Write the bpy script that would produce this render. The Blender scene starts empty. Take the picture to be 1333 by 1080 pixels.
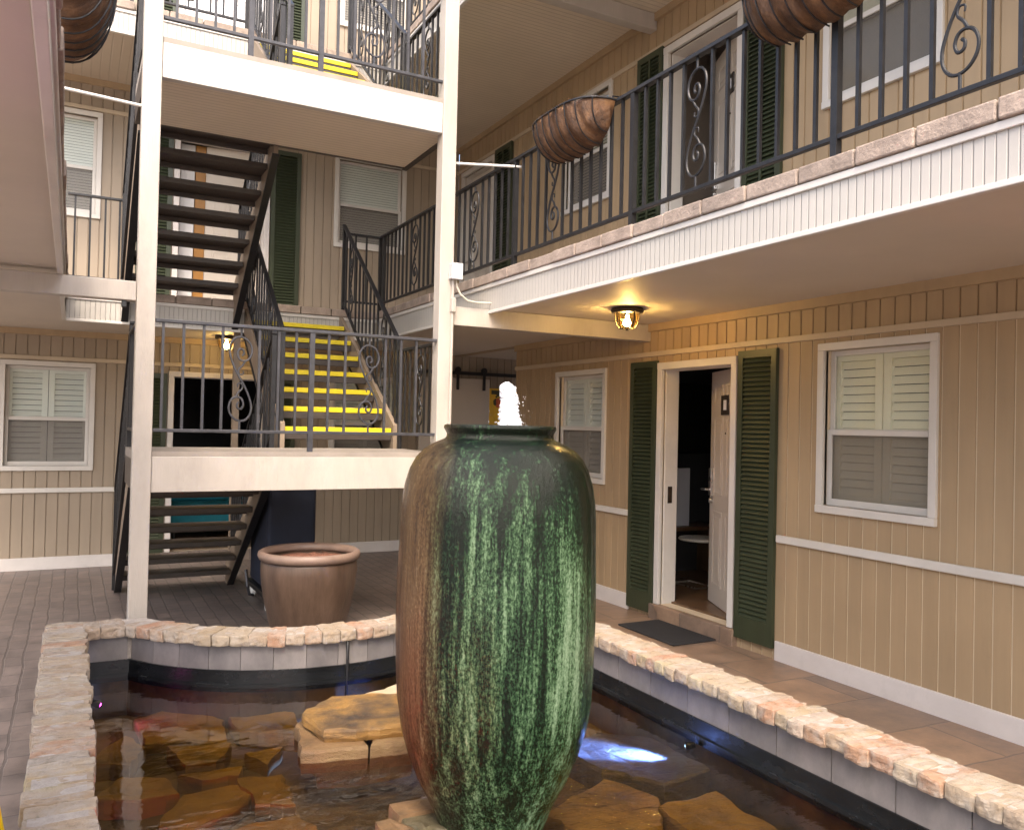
import bpy, bmesh, math, random
from mathutils import Vector, Matrix, noise
R = math.radians
scn = bpy.context.scene
col = scn.collection
random.seed(7)

# ------------------------------------------------------------------ materials
def new_mat(name):
    m = bpy.data.materials.new(name); m.use_nodes = True
    nt = m.node_tree
    return m, nt, nt.nodes['Principled BSDF']

def N(nt, t, **kw):
    n = nt.nodes.new(t)
    for k, v in kw.items():
        if k in n.inputs: n.inputs[k].default_value = v
        else: setattr(n, k, v)
    return n

def coord(nt, scale=(1, 1, 1), kind='world'):
    mp = N(nt, 'ShaderNodeMapping'); mp.inputs['Scale'].default_value = scale
    if kind == 'world':
        g = N(nt, 'ShaderNodeNewGeometry'); nt.links.new(g.outputs['Position'], mp.inputs['Vector'])
    else:
        g = N(nt, 'ShaderNodeTexCoord'); nt.links.new(g.outputs['Object'], mp.inputs['Vector'])
    return mp.outputs['Vector']

def ramp(nt, fac, stops):
    r = N(nt, 'ShaderNodeValToRGB')
    e = r.color_ramp.elements
    while len(e) < len(stops): e.new(0.5)
    for i, (p, c) in enumerate(stops):
        e[i].position = p; e[i].color = (*c, 1)
    nt.links.new(fac, r.inputs['Fac'])
    return r.outputs['Color']

def mul(c, k): return tuple(min(1, x * k) for x in c)

def mat(name, c, rough=0.6, var=0.12, scale=(6, 6, 6), bump=0.0, bscale=None, metal=0.0, detail=5, kind='world', c2=None, spec=None, dirt=0.0, coat=0.0):
    """colour with noise variation, optional second colour, dirt specks, bump"""
    m, nt, b = new_mat(name)
    v = coord(nt, scale, kind)
    n = N(nt, 'ShaderNodeTexNoise', Scale=1.0, Detail=detail, Roughness=0.6)
    nt.links.new(v, n.inputs['Vector'])
    cc = ramp(nt, n.outputs['Fac'], [(0.3, mul(c, 1 - var)), (0.7, c2 if c2 else mul(c, 1 + var))])
    if dirt:
        n3 = N(nt, 'ShaderNodeTexNoise', Scale=1.0, Detail=8, Roughness=0.75)
        nt.links.new(coord(nt, (2.2, 2.2, 1.1), kind), n3.inputs['Vector'])
        d = ramp(nt, n3.outputs['Fac'], [(0.55, (0, 0, 0)), (0.78, (dirt, dirt, dirt))])
        mx = N(nt, 'ShaderNodeMix', data_type='RGBA')
        nt.links.new(d, mx.inputs[0]); nt.links.new(cc, mx.inputs[6])
        mx.inputs[7].default_value = (*mul(c, 0.45), 1); cc = mx.outputs[2]
    nt.links.new(cc, b.inputs['Base Color'])
    b.inputs['Roughness'].default_value = rough
    b.inputs['Metallic'].default_value = metal
    if spec is not None: b.inputs['Specular IOR Level'].default_value = spec
    if coat: b.inputs['Coat Weight'].default_value = coat; b.inputs['Coat Roughness'].default_value = 0.08
    rr = N(nt, 'ShaderNodeMapRange'); rr.inputs['To Min'].default_value = max(0.02, rough - 0.1); rr.inputs['To Max'].default_value = min(1, rough + 0.12)
    nt.links.new(n.outputs['Fac'], rr.inputs['Value']); nt.links.new(rr.outputs['Result'], b.inputs['Roughness'])
    if bump:
        n2 = N(nt, 'ShaderNodeTexNoise', Scale=1.0, Detail=6, Roughness=0.65)
        nt.links.new(coord(nt, bscale or tuple(s * 5 for s in scale), kind), n2.inputs['Vector'])
        bp = N(nt, 'ShaderNodeBump', Strength=bump, Distance=0.01)
        nt.links.new(n2.outputs['Fac'], bp.inputs['Height']); nt.links.new(bp.outputs['Normal'], b.inputs['Normal'])
    return m

def stripe_mat(name, c, axis, pitch, rough=0.6, depth=0.6, var=0.06, line=0.72):
    """painted boards: thin routed lines across one axis (x, y or 'h' = along the horizontal x+y)"""
    m, nt, b = new_mat(name)
    g = N(nt, 'ShaderNodeNewGeometry'); s = N(nt, 'ShaderNodeSeparateXYZ'); nt.links.new(g.outputs['Position'], s.inputs[0])
    if axis == 'h':
        a = N(nt, 'ShaderNodeMath', operation='ADD'); nt.links.new(s.outputs[0], a.inputs[0]); nt.links.new(s.outputs[1], a.inputs[1]); src = a.outputs[0]
    else: src = s.outputs['xyz'.index(axis)]
    d = N(nt, 'ShaderNodeMath', operation='DIVIDE'); d.inputs[1].default_value = pitch; nt.links.new(src, d.inputs[0])
    f = N(nt, 'ShaderNodeMath', operation='FRACT'); nt.links.new(d.outputs[0], f.inputs[0])
    prof = ramp(nt, f.outputs[0], [(0.0, (0, 0, 0)), (0.06, (0, 0, 0)), (0.14, (1, 1, 1)), (0.93, (1, 1, 1)), (1.0, (0, 0, 0))])
    n = N(nt, 'ShaderNodeTexNoise', Scale=1.0, Detail=6, Roughness=0.65); nt.links.new(coord(nt, (1.6, 1.6, 2.5)), n.inputs['Vector'])
    cc = ramp(nt, n.outputs['Fac'], [(0.3, mul(c, 1 - var)), (0.7, mul(c, 1 + var))])
    mx = N(nt, 'ShaderNodeMix', data_type='RGBA'); nt.links.new(prof, mx.inputs[0])
    mx.inputs[6].default_value = (*mul(c, line), 1); nt.links.new(cc, mx.inputs[7])
    nt.links.new(mx.outputs[2], b.inputs['Base Color'])
    bp = N(nt, 'ShaderNodeBump', Strength=depth, Distance=0.006); nt.links.new(prof, bp.inputs['Height']); nt.links.new(bp.outputs['Normal'], b.inputs['Normal'])
    b.inputs['Roughness'].default_value = rough
    return m

def emit(name, c, s):
    m, nt, b = new_mat(name)
    b.inputs['Base Color'].default_value = (*c, 1); b.inputs['Emission Color'].default_value = (*c, 1); b.inputs['Emission Strength'].default_value = s
    return m

def siding_mat(name, c):
    m, nt, b = new_mat(name)
    n = N(nt, 'ShaderNodeTexNoise', Scale=1.0, Detail=6, Roughness=0.6); nt.links.new(coord(nt, (9, 9, 0.9)), n.inputs['Vector'])
    n2 = N(nt, 'ShaderNodeTexNoise', Scale=1.0, Detail=4); nt.links.new(coord(nt, (0.9, 0.9, 1.3)), n2.inputs['Vector'])
    g = N(nt, 'ShaderNodeNewGeometry')
    a = ramp(nt, n.outputs['Fac'], [(0.25, mul(c, 0.90)), (0.75, mul(c, 1.07))])
    a2 = ramp(nt, n2.outputs['Fac'], [(0.3, (0.88, 0.87, 0.86)), (0.7, (1.05, 1.04, 1.02))])
    a3 = ramp(nt, g.outputs['Random Per Island'], [(0, (0.95, 0.95, 0.945)), (1, (1.03, 1.03, 1.03))])
    mx = N(nt, 'ShaderNodeMix', data_type='RGBA', blend_type='MULTIPLY'); mx.inputs[0].default_value = 1
    nt.links.new(a, mx.inputs[6]); nt.links.new(a2, mx.inputs[7])
    my = N(nt, 'ShaderNodeMix', data_type='RGBA', blend_type='MULTIPLY'); my.inputs[0].default_value = 1
    nt.links.new(mx.outputs[2], my.inputs[6]); nt.links.new(a3, my.inputs[7])
    ns = N(nt, 'ShaderNodeTexNoise', Scale=1.0, Detail=9, Roughness=0.72); nt.links.new(coord(nt, (5, 5, 1.6)), ns.inputs['Vector'])
    st = ramp(nt, ns.outputs['Fac'], [(0.56, (0, 0, 0)), (0.74, (0.42, 0.42, 0.42))])
    mw = N(nt, 'ShaderNodeMix', data_type='RGBA'); nt.links.new(st, mw.inputs[0]); nt.links.new(my.outputs[2], mw.inputs[6]); mw.inputs[7].default_value = (*mul(c, 0.62), 1)
    nt.links.new(mw.outputs[2], b.inputs['Base Color'])
    b.inputs['Roughness'].default_value = 0.55
    n4 = N(nt, 'ShaderNodeTexNoise', Scale=1.0, Detail=6, Roughness=0.7); nt.links.new(coord(nt, (70, 70, 4)), n4.inputs['Vector'])
    bp = N(nt, 'ShaderNodeBump', Strength=0.18, Distance=0.004); nt.links.new(n4.outputs['Fac'], bp.inputs['Height']); nt.links.new(bp.outputs['Normal'], b.inputs['Normal'])
    return m

def glass_mat(name, tint, rough=0.02, dark=0.0, ior=1.25):
    m, nt, b = new_mat(name)
    nt.nodes.remove(b); out = nt.nodes['Material Output']
    tr = N(nt, 'ShaderNodeBsdfTransparent'); tr.inputs['Color'].default_value = (*tint, 1)
    gl = N(nt, 'ShaderNodeBsdfGlossy'); gl.inputs['Roughness'].default_value = rough
    fr = N(nt, 'ShaderNodeFresnel'); gg = N(nt, 'ShaderNodeNewGeometry'); ir = N(nt, 'ShaderNodeMapRange')
    ir.inputs['To Min'].default_value = ior; ir.inputs['To Max'].default_value = 1 / ior   # thin pane: the same reflectance from both faces
    nt.links.new(gg.outputs['Backfacing'], ir.inputs['Value']); nt.links.new(ir.outputs[0], fr.inputs['IOR'])
    mx = N(nt, 'ShaderNodeMixShader')
    nt.links.new(fr.outputs[0], mx.inputs[0]); nt.links.new(tr.outputs[0], mx.inputs[1]); nt.links.new(gl.outputs[0], mx.inputs[2])
    last = mx.outputs[0]
    if dark:
        df = N(nt, 'ShaderNodeBsdfDiffuse'); df.inputs['Color'].default_value = (0.20, 0.19, 0.18, 1)
        m2 = N(nt, 'ShaderNodeMixShader'); m2.inputs[0].default_value = dark
        nt.links.new(last, m2.inputs[1]); nt.links.new(df.outputs[0], m2.inputs[2]); last = m2.outputs[0]
    nt.links.new(last, out.inputs['Surface'])
    return m

M = {}
M['siding'] = siding_mat('beige_siding', (0.375, 0.272, 0.162))
M['siding_back'] = siding_mat('beige_siding_back', (0.315, 0.255, 0.19))
M['groove_highlight'] = mat('cream_groove_highlight', (0.62, 0.51, 0.36), 0.6, 0.1, (5, 5, 5))  # highlights caught by the board edges, painted as cream groove colour
M['band'] = mat('tan_trim', (0.46, 0.375, 0.27), 0.5, 0.08, (3, 3, 3), 0.1)
M['white'] = mat('white_trim', (0.58, 0.55, 0.505), 0.42, 0.06, (3, 3, 3), 0.10, (40, 40, 6), dirt=0.25)
M['white_board'] = mat('white_front_board', (0.47, 0.445, 0.41), 0.5, 0.09, (3, 3, 2), 0.25, (60, 60, 8), dirt=0.3)
M['white_cool'] = mat('white_baseboard', (0.58, 0.54, 0.51), 0.45, 0.07, (3, 3, 5), 0.15, dirt=0.35)
M['beam'] = mat('cream_painted_wood', (0.41, 0.37, 0.325), 0.45, 0.10, (5, 5, 1.5), 0.3, (60, 60, 8), dirt=0.35)
M['fascia_h'] = stripe_mat('white_beadboard', (0.45, 0.425, 0.385), 'h', 0.042, 0.45)
M['soffit'] = stripe_mat('tan_soffit', (0.48, 0.40, 0.31), 'x', 0.085, 0.55, 0.35, 0.07, 0.9)
M['soffit_y'] = stripe_mat('tan_soffit_boards', (0.60, 0.52, 0.41), 'y', 0.055, 0.55, 0.7, 0.06, 0.74)
M['soffit_plain'] = mat('tan_plaster_soffit', (0.54, 0.48, 0.405), 0.6, 0.06, (1.5, 1.5, 1.5), 0.12, (25, 90, 25))
M['green'] = mat('dark_green_paint', (0.034, 0.043, 0.022), 0.4, 0.18, (5, 5, 2), 0.15, (80, 80, 10))
M['iron'] = mat('wrought_iron', (0.018, 0.018, 0.020), 0.42, 0.3, (18, 18, 18), 0.15, metal=0.25)
M['iron_grey'] = mat('worn_grey_iron', (0.05, 0.05, 0.056), 0.45, 0.3, (14, 14, 14), 0.15, metal=0.3)
M['tread'] = mat('dark_brown_tread', (0.045, 0.034, 0.027), 0.5, 0.3, (7, 7, 14), 0.25)
M['stringer'] = mat('brown_stringer', (0.23, 0.175, 0.125), 0.5, 0.15, (5, 5, 5), 0.15)
M['yellow'] = mat('yellow_nosing_paint', (0.64, 0.50, 0.010), 0.5, 0.12, (9, 9, 9), 0.2, dirt=0.5)
M['concrete'] = mat('grey_landing_deck', (0.27, 0.235, 0.20), 0.7, 0.15, (6, 6, 6), 0.3)
M['edge_brick'] = mat('pink_grey_edge_brick', (0.31, 0.245, 0.20), 0.8, 0.28, (9, 9, 9), 0.7, (45, 45, 45), dirt=0.6)
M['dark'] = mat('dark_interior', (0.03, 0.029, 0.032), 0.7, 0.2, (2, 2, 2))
M['room_wall'] = mat('interior_wall', (0.42, 0.37, 0.32), 0.7, 0.05, (2, 2, 2))
M['room_brown'] = mat('taupe_interior_wall', (0.30, 0.25, 0.21), 0.7, 0.05, (2, 2, 2))
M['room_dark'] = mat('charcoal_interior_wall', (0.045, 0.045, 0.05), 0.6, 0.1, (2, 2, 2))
M['room_floor'] = mat('interior_wood_floor', (0.13, 0.075, 0.04), 0.3, 0.3, (2, 14, 2))
M['door'] = mat('pale_door_paint', (0.52, 0.46, 0.39), 0.35, 0.04, (3, 3, 2), 0.05)
M['door_white'] = mat('white_door_paint', (0.75, 0.74, 0.74), 0.35, 0.04, (3, 3, 2), 0.05)
M['orange'] = mat('orange_stained_wood', (0.36, 0.17, 0.035), 0.4, 0.2, (4, 4, 1), 0.1)
M['louver_white'] = mat('white_plantation_louvre', (0.78, 0.77, 0.73), 0.5, 0.04, (4, 4, 4))
M['louver_cream'] = mat('cream_plantation_louvre', (0.80, 0.74, 0.58), 0.5, 0.04, (4, 4, 4))
M['shade'] = mat('grey_roller_shade', (0.46, 0.41, 0.33), 0.8, 0.05, (40, 40, 40))
M['glass'] = glass_mat('window_glass', (0.93, 0.95, 0.94))
M['screen'] = glass_mat('screened_glass', (0.86, 0.85, 0.83), 0.08, 0.22)
M['steel'] = mat('brushed_steel', (0.6, 0.58, 0.55), 0.28, 0.08, (20, 20, 20), metal=0.95)
M['black'] = mat('black_plastic', (0.015, 0.015, 0.016), 0.35, 0.2, (6, 6, 6))
M['plaque'] = mat('dark_bronze_plaque', (0.03, 0.024, 0.02), 0.4, 0.2, (30, 30, 30))
M['pale'] = mat('pale_panel', (0.72, 0.72, 0.78), 0.6, 0.03, (4, 4, 4))
M['teal'] = mat('teal_fabric', (0.02, 0.24, 0.33), 0.8, 0.12, (10, 10, 10))
M['navy'] = mat('dark_navy_fabric', (0.012, 0.017, 0.035), 0.75, 0.3, (5, 5, 3), 0.3)
M['rubber'] = mat('black_rubber_mat', (0.022, 0.022, 0.024), 0.75, 0.3, (30, 30, 30), 0.6, (160, 160, 160))
M['grey_box'] = mat('grey_painted_metal', (0.48, 0.47, 0.47), 0.45, 0.06, (9, 9, 9))
M['cable'] = mat('cream_cable', (0.6, 0.54, 0.44), 0.5, 0.08, (9, 9, 9))
M['bronze'] = mat('dark_bronze', (0.05, 0.035, 0.022), 0.4, 0.25, (30, 30, 30), metal=0.7)
M['soil'] = mat('red_brown_mulch', (0.17, 0.07, 0.042), 0.9, 0.45, (40, 40, 40), 1.0, (90, 90, 90))
M['liner'] = mat('black_pond_liner', (0.008, 0.009, 0.010), 0.25, 0.4, (4, 4, 8), 0.35, (14, 14, 30))
M['poolfloor'] = mat('silted_pond_floor', (0.07, 0.052, 0.018), 0.8, 0.4, (3, 3, 3), 0.6, c2=(0.23, 0.15, 0.035))
M['cone_yellow'] = mat('yellow_plastic', (0.85, 0.58, 0.01), 0.4, 0.05, (5, 5, 5))
M['flame'] = emit('warm_bulb', (1.0, 0.74, 0.34), 60)
M['ivory'] = mat('ivory_marble', (0.62, 0.58, 0.52), 0.3, 0.08, (8, 8, 8))

def stone_mat(name, stops, rough=0.55, bump=0.6):
    m, nt, b = new_mat(name)
    n = N(nt, 'ShaderNodeTexNoise', Scale=1.0, Detail=7, Roughness=0.62); nt.links.new(coord(nt, (4.2, 4.2, 9)), n.inputs['Vector'])
    nt.links.new(ramp(nt, n.outputs['Fac'], stops), b.inputs['Base Color'])
    n2 = N(nt, 'ShaderNodeTexNoise', Scale=1.0, Detail=8, Roughness=0.7); nt.links.new(coord(nt, (22, 22, 60)), n2.inputs['Vector'])
    bp = N(nt, 'ShaderNodeBump', Strength=bump, Distance=0.02); nt.links.new(n2.outputs['Fac'], bp.inputs['Height']); nt.links.new(bp.outputs['Normal'], b.inputs['Normal'])
    b.inputs['Roughness'].default_value = rough
    return m
M['ochre'] = stone_mat('ochre_flagstone', [(0.30, (0.045, 0.035, 0.03)), (0.44, (0.17, 0.10, 0.04)), (0.55, (0.30, 0.165, 0.045)), (0.72, (0.39, 0.225, 0.07))])
M['redstone'] = stone_mat('pink_brown_sandstone', [(0.3, (0.09, 0.058, 0.028)), (0.5, (0.20, 0.115, 0.052)), (0.7, (0.24, 0.155, 0.07))])
M['wetstone2'] = stone_mat('grey_green_wet_stone', [(0.3, (0.07, 0.06, 0.035)), (0.7, (0.17, 0.14, 0.08))], 0.3)
M['palestone'] = stone_mat('pale_sandstone', [(0.3, (0.42, 0.32, 0.2)), (0.7, (0.6, 0.48, 0.32))])
M['wetstone'] = stone_mat('submerged_flagstone', [(0.3, (0.16, 0.105, 0.022)), (0.52, (0.36, 0.225, 0.040)), (0.75, (0.46, 0.31, 0.06))], 0.8, 0.3)

def brick_cap_mat():
    m, nt, b = new_mat('weathered_coping_brick')
    g = N(nt, 'ShaderNodeNewGeometry')
    base = ramp(nt, g.outputs['Random Per Island'], [(0.0, (0.29, 0.215, 0.14)), (0.2, (0.33, 0.26, 0.185)), (0.38, (0.28, 0.20, 0.14)), (0.5, (0.34, 0.28, 0.21)), (0.66, (0.31, 0.235, 0.15)), (0.93, (0.33, 0.185, 0.115)), (0.955, (0.33, 0.28, 0.23)), (1.0, (0.25, 0.20, 0.145))])
    n = N(nt, 'ShaderNodeTexNoise', Scale=1.0, Detail=8, Roughness=0.7); nt.links.new(coord(nt, (13, 13, 13)), n.inputs['Vector'])
    w = ramp(nt, n.outputs['Fac'], [(0.42, (0, 0, 0)), (0.64, (0.8, 0.8, 0.8))])
    mx = N(nt, 'ShaderNodeMix', data_type='RGBA'); nt.links.new(w, mx.inputs[0]); nt.links.new(base, mx.inputs[6]); mx.inputs[7].default_value = (0.355, 0.315, 0.27, 1)
    n2 = N(nt, 'ShaderNodeTexNoise', Scale=1.0, Detail=8, Roughness=0.75); nt.links.new(coord(nt, (30, 30, 30)), n2.inputs['Vector'])
    d = ramp(nt, n2.outputs['Fac'], [(0.28, (0.55, 0.53, 0.50)), (0.48, (1, 1, 1))])
    my = N(nt, 'ShaderNodeMix', data_type='RGBA', blend_type='MULTIPLY'); my.inputs[0].default_value = 1
    nt.links.new(mx.outputs[2], my.inputs[6]); nt.links.new(d, my.inputs[7])
    # a few mossy patches
    n3 = N(nt, 'ShaderNodeTexNoise', Scale=1.0, Detail=3); nt.links.new(coord(nt, (1.5, 1.5, 1.5)), n3.inputs['Vector'])
    ms = ramp(nt, n3.outputs['Fac'], [(0.66, (0, 0, 0)), (0.74, (0.55, 0.55, 0.55))])
    mz = N(nt, 'ShaderNodeMix', data_type='RGBA'); nt.links.new(ms, mz.inputs[0]); nt.links.new(my.outputs[2], mz.inputs[6]); mz.inputs[7].default_value = (0.33, 0.31, 0.12, 1)
    nt.links.new(mz.outputs[2], b.inputs['Base Color'])
    bp = N(nt, 'ShaderNodeBump', Strength=0.7, Distance=0.010); nt.links.new(n2.outputs['Fac'], bp.inputs['Height']); nt.links.new(bp.outputs['Normal'], b.inputs['Normal'])
    b.inputs['Roughness'].default_value = 0.85
    return m
M['cap'] = brick_cap_mat()
M['mortar'] = mat('grey_white_mortar', (0.36, 0.32, 0.28), 0.9, 0.2, (20, 20, 20), 0.6)

def tile_mat():
    m, nt, b = new_mat('grey_slate_tile')
    g = N(nt, 'ShaderNodeNewGeometry')
    base = ramp(nt, g.outputs['Random Per Island'], [(0, (0.135, 0.125, 0.125)), (1, (0.19, 0.175, 0.17))])
    n = N(nt, 'ShaderNodeTexNoise', Scale=1.0, Detail=9, Roughness=0.7); nt.links.new(coord(nt, (8, 8, 5)), n.inputs['Vector'])
    k = ramp(nt, n.outputs['Fac'], [(0.3, (0.7, 0.7, 0.7)), (0.72, (1.25, 1.22, 1.2))])
    mx = N(nt, 'ShaderNodeMix', data_type='RGBA', blend_type='MULTIPLY'); mx.inputs[0].default_value = 1
    nt.links.new(base, mx.inputs[6]); nt.links.new(k, mx.inputs[7]); nt.links.new(mx.outputs[2], b.inputs['Base Color'])
    b.inputs['Roughness'].default_value = 0.55
    bp = N(nt, 'ShaderNodeBump', Strength=0.25, Distance=0.01); nt.links.new(n.outputs['Fac'], bp.inputs['Height']); nt.links.new(bp.outputs['Normal'], b.inputs['Normal'])
    return m
M['tile'] = tile_mat()
M['grout'] = mat('white_grout', (0.5, 0.47, 0.44), 0.9, 0.1, (20, 20, 20))

def paver_mat(name, c1, c2, mortar, bw, bh, rot=0.0, rough=0.55, msize=0.012):
    m, nt, b = new_mat(name)
    mp = N(nt, 'ShaderNodeMapping'); mp.inputs['Rotation'].default_value = (0, 0, rot)
    g = N(nt, 'ShaderNodeNewGeometry'); nt.links.new(g.outputs['Position'], mp.inputs['Vector'])
    wob = N(nt, 'ShaderNodeTexNoise', Scale=5.0, Detail=3); nt.links.new(mp.outputs[0], wob.inputs['Vector'])
    sub = N(nt, 'ShaderNodeVectorMath', operation='MULTIPLY_ADD'); sub.inputs[1].default_value = (0.03, 0.03, 0); nt.links.new(wob.outputs['Color'], sub.inputs[0]); nt.links.new(mp.outputs[0], sub.inputs[2])
    br = N(nt, 'ShaderNodeTexBrick', offset=0.5)
    for k, v in {'Color1': (*c1, 1), 'Color2': (*c2, 1), 'Mortar': (*mortar, 1), 'Scale': 1.0, 'Mortar Size': msize, 'Mortar Smooth': 0.4, 'Brick Width': bw, 'Row Height': bh, 'Bias': 0.0}.items(): br.inputs[k].default_value = v
    nt.links.new(sub.outputs[0], br.inputs['Vector'])
    n = N(nt, 'ShaderNodeTexNoise', Scale=1.0, Detail=9, Roughness=0.68); nt.links.new(coord(nt, (4.5, 4.5, 4.5)), n.inputs['Vector'])
    k = ramp(nt, n.outputs['Fac'], [(0.28, (0.55, 0.54, 0.55)), (0.72, (1.35, 1.3, 1.25))])
    mx = N(nt, 'ShaderNodeMix', data_type='RGBA', blend_type='MULTIPLY'); mx.inputs[0].default_value = 1
    nt.links.new(br.outputs['Color'], mx.inputs[6]); nt.links.new(k, mx.inputs[7]); nt.links.new(mx.outputs[2], b.inputs['Base Color'])
    ad = N(nt, 'ShaderNodeMath', operation='MULTIPLY_ADD'); ad.inputs[1].default_value = -1.5; nt.links.new(br.outputs['Fac'], ad.inputs[0]); nt.links.new(n.outputs['Fac'], ad.inputs[2])
    bp = N(nt, 'ShaderNodeBump', Strength=0.35, Distance=0.012); nt.links.new(ad.outputs[0], bp.inputs['Height']); nt.links.new(bp.outputs['Normal'], b.inputs['Normal'])
    rr = N(nt, 'ShaderNodeMapRange'); rr.inputs['To Min'].default_value = rough - 0.2; rr.inputs['To Max'].default_value = rough + 0.15
    nt.links.new(n.outputs['Fac'], rr.inputs['Value']); nt.links.new(rr.outputs[0], b.inputs['Roughness'])
    return m
M['paver'] = paver_mat('brown_brick_paver', (0.175, 0.146, 0.13), (0.21, 0.17, 0.148), (0.13, 0.11, 0.098), 0.22, 0.11, 1.5708, 0.5, 0.008)
M['walk'] = paver_mat('brown_slate_walk', (0.30, 0.20, 0.13), (0.22, 0.16, 0.118), (0.17, 0.13, 0.10), 0.62, 0.46, 0.06, 0.48, 0.008)

def urn_mat():
    m, nt, b = new_mat('green_drip_glaze')
    tc = N(nt, 'ShaderNodeTexCoord'); s = N(nt, 'ShaderNodeSeparateXYZ'); nt.links.new(tc.outputs['Object'], s.inputs[0])
    # streaks: noise stretched along z, laid round the body
    def streak(sx, sz, det, rg):
        mp = N(nt, 'ShaderNodeMapping'); mp.inputs['Scale'].default_value = (sx, sx, sz); nt.links.new(tc.outputs['Object'], mp.inputs[0])
        n = N(nt, 'ShaderNodeTexNoise', Scale=1.0, Detail=det, Roughness=rg); nt.links.new(mp.outputs[0], n.inputs['Vector']); return n.outputs['Fac']
    a = streak(15, 0.7, 4, 0.6); f = streak(48, 2.0, 3, 0.6); sp = streak(120, 60, 4, 0.85); big = streak(3.0, 1.3, 3, 0.5)
    def madd(x, k, y):
        q = N(nt, 'ShaderNodeMath', operation='MULTIPLY_ADD'); q.inputs[1].default_value = k
        nt.links.new(x, q.inputs[0])
        if isinstance(y, (int, float)): q.inputs[2].default_value = y
        else: nt.links.new(y, q.inputs[2])
        return q.outputs[0]
    # drips get darker on the shoulder
    zs = N(nt, 'ShaderNodeMapRange'); zs.inputs['From Min'].default_value = 1.05; zs.inputs['From Max'].default_value = 1.52; zs.inputs['To Min'].default_value = 0; zs.inputs['To Max'].default_value = 0.17
    nt.links.new(s.outputs['Z'], zs.inputs['Value'])
    t = madd(a, 0.58, madd(f, 0.50, madd(sp, 0.85, madd(big, 0.40, -0.66))))
    t2 = N(nt, 'ShaderNodeMath', operation='SUBTRACT'); nt.links.new(t, t2.inputs[0]); nt.links.new(zs.outputs[0], t2.inputs[1])
    green = ramp(nt, t2.outputs[0], [(0.38, (0.002, 0.005, 0.002)), (0.48, (0.007, 0.022, 0.009)), (0.55, (0.028, 0.062, 0.026)), (0.62, (0.080, 0.138, 0.073)), (0.80, (0.21, 0.295, 0.19))])
    # one side of the body was glazed brown
    d = N(nt, 'ShaderNodeVectorMath', operation='DOT_PRODUCT'); d.inputs[1].default_value = (-0.889, 0.457, 0.0); nt.links.new(tc.outputs['Object'], d.inputs[0])
    bl = madd(big, 0.16, madd(a, 0.10, d.outputs['Value']))
    bf = N(nt, 'ShaderNodeMapRange'); bf.inputs['From Min'].default_value = 0.30; bf.inputs['From Max'].default_value = 0.41; nt.links.new(bl, bf.inputs['Value'])
    brown = ramp(nt, t, [(0.36, (0.036, 0.021, 0.010)), (0.52, (0.075, 0.045, 0.020)), (0.66, (0.098, 0.066, 0.032)), (0.84, (0.19, 0.15, 0.09))])
    mx = N(nt, 'ShaderNodeMix', data_type='RGBA'); nt.links.new(bf.outputs[0], mx.inputs[0]); nt.links.new(green, mx.inputs[6]); nt.links.new(brown, mx.inputs[7])
    nt.links.new(mx.outputs[2], b.inputs['Base Color'])
    b.inputs['Roughness'].default_value = 0.10; b.inputs['Specular IOR Level'].default_value = 0.27; b.inputs['Coat Roughness'].default_value = 0.06
    bh = madd(sp, 1.0, madd(f, 0.5, a))
    bp = N(nt, 'ShaderNodeBump', Strength=0.55, Distance=0.010); nt.links.new(bh, bp.inputs['Height']); nt.links.new(bp.outputs['Normal'], b.inputs['Normal'])
    return m
M['urn'] = urn_mat()

def pot_mat():
    m, nt, b = new_mat('brown_glazed_pot')
    n = N(nt, 'ShaderNodeTexNoise', Scale=1.0, Detail=7, Roughness=0.65); nt.links.new(coord(nt, (9, 9, 2.5), 'object'), n.inputs['Vector'])
    nt.links.new(ramp(nt, n.outputs['Fac'], [(0.3, (0.042, 0.024, 0.016)), (0.5, (0.072, 0.044, 0.029)), (0.7, (0.105, 0.066, 0.046))]), b.inputs['Base Color'])
    b.inputs['Roughness'].default_value = 0.42
    n2 = N(nt, 'ShaderNodeTexNoise', Scale=1.0, Detail=4); nt.links.new(coord(nt, (70, 70, 8), 'object'), n2.inputs['Vector'])
    bp = N(nt, 'ShaderNodeBump', Strength=0.3, Distance=0.006); nt.links.new(n2.outputs['Fac'], bp.inputs['Height']); nt.links.new(bp.outputs['Normal'], b.inputs['Normal'])
    return m
M['pot'] = pot_mat()
M['potrim'] = mat('rosy_clay_rim', (0.19, 0.13, 0.10), 0.45, 0.15, (9, 9, 9), 0.2, kind='object')

def coco_mat():
    m, nt, b = new_mat('coconut_husk')
    n = N(nt, 'ShaderNodeTexNoise', Scale=1.0, Detail=7, Roughness=0.7); nt.links.new(coord(nt, (9, 16, 9)), n.inputs['Vector'])
    nt.links.new(ramp(nt, n.outputs['Fac'], [(0.3, (0.028, 0.012, 0.006)), (0.5, (0.115, 0.052, 0.020)), (0.68, (0.24, 0.118, 0.045))]), b.inputs['Base Color'])
    n2 = N(nt, 'ShaderNodeTexNoise', Scale=1.0, Detail=8, Roughness=0.75); nt.links.new(coord(nt, (30, 90, 30)), n2.inputs['Vector'])
    bp = N(nt, 'ShaderNodeBump', Strength=0.8, Distance=0.015); nt.links.new(n2.outputs['Fac'], bp.inputs['Height']); nt.links.new(bp.outputs['Normal'], b.inputs['Normal'])
    b.inputs['Roughness'].default_value = 0.5
    return m
M['coco'] = coco_mat()

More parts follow.
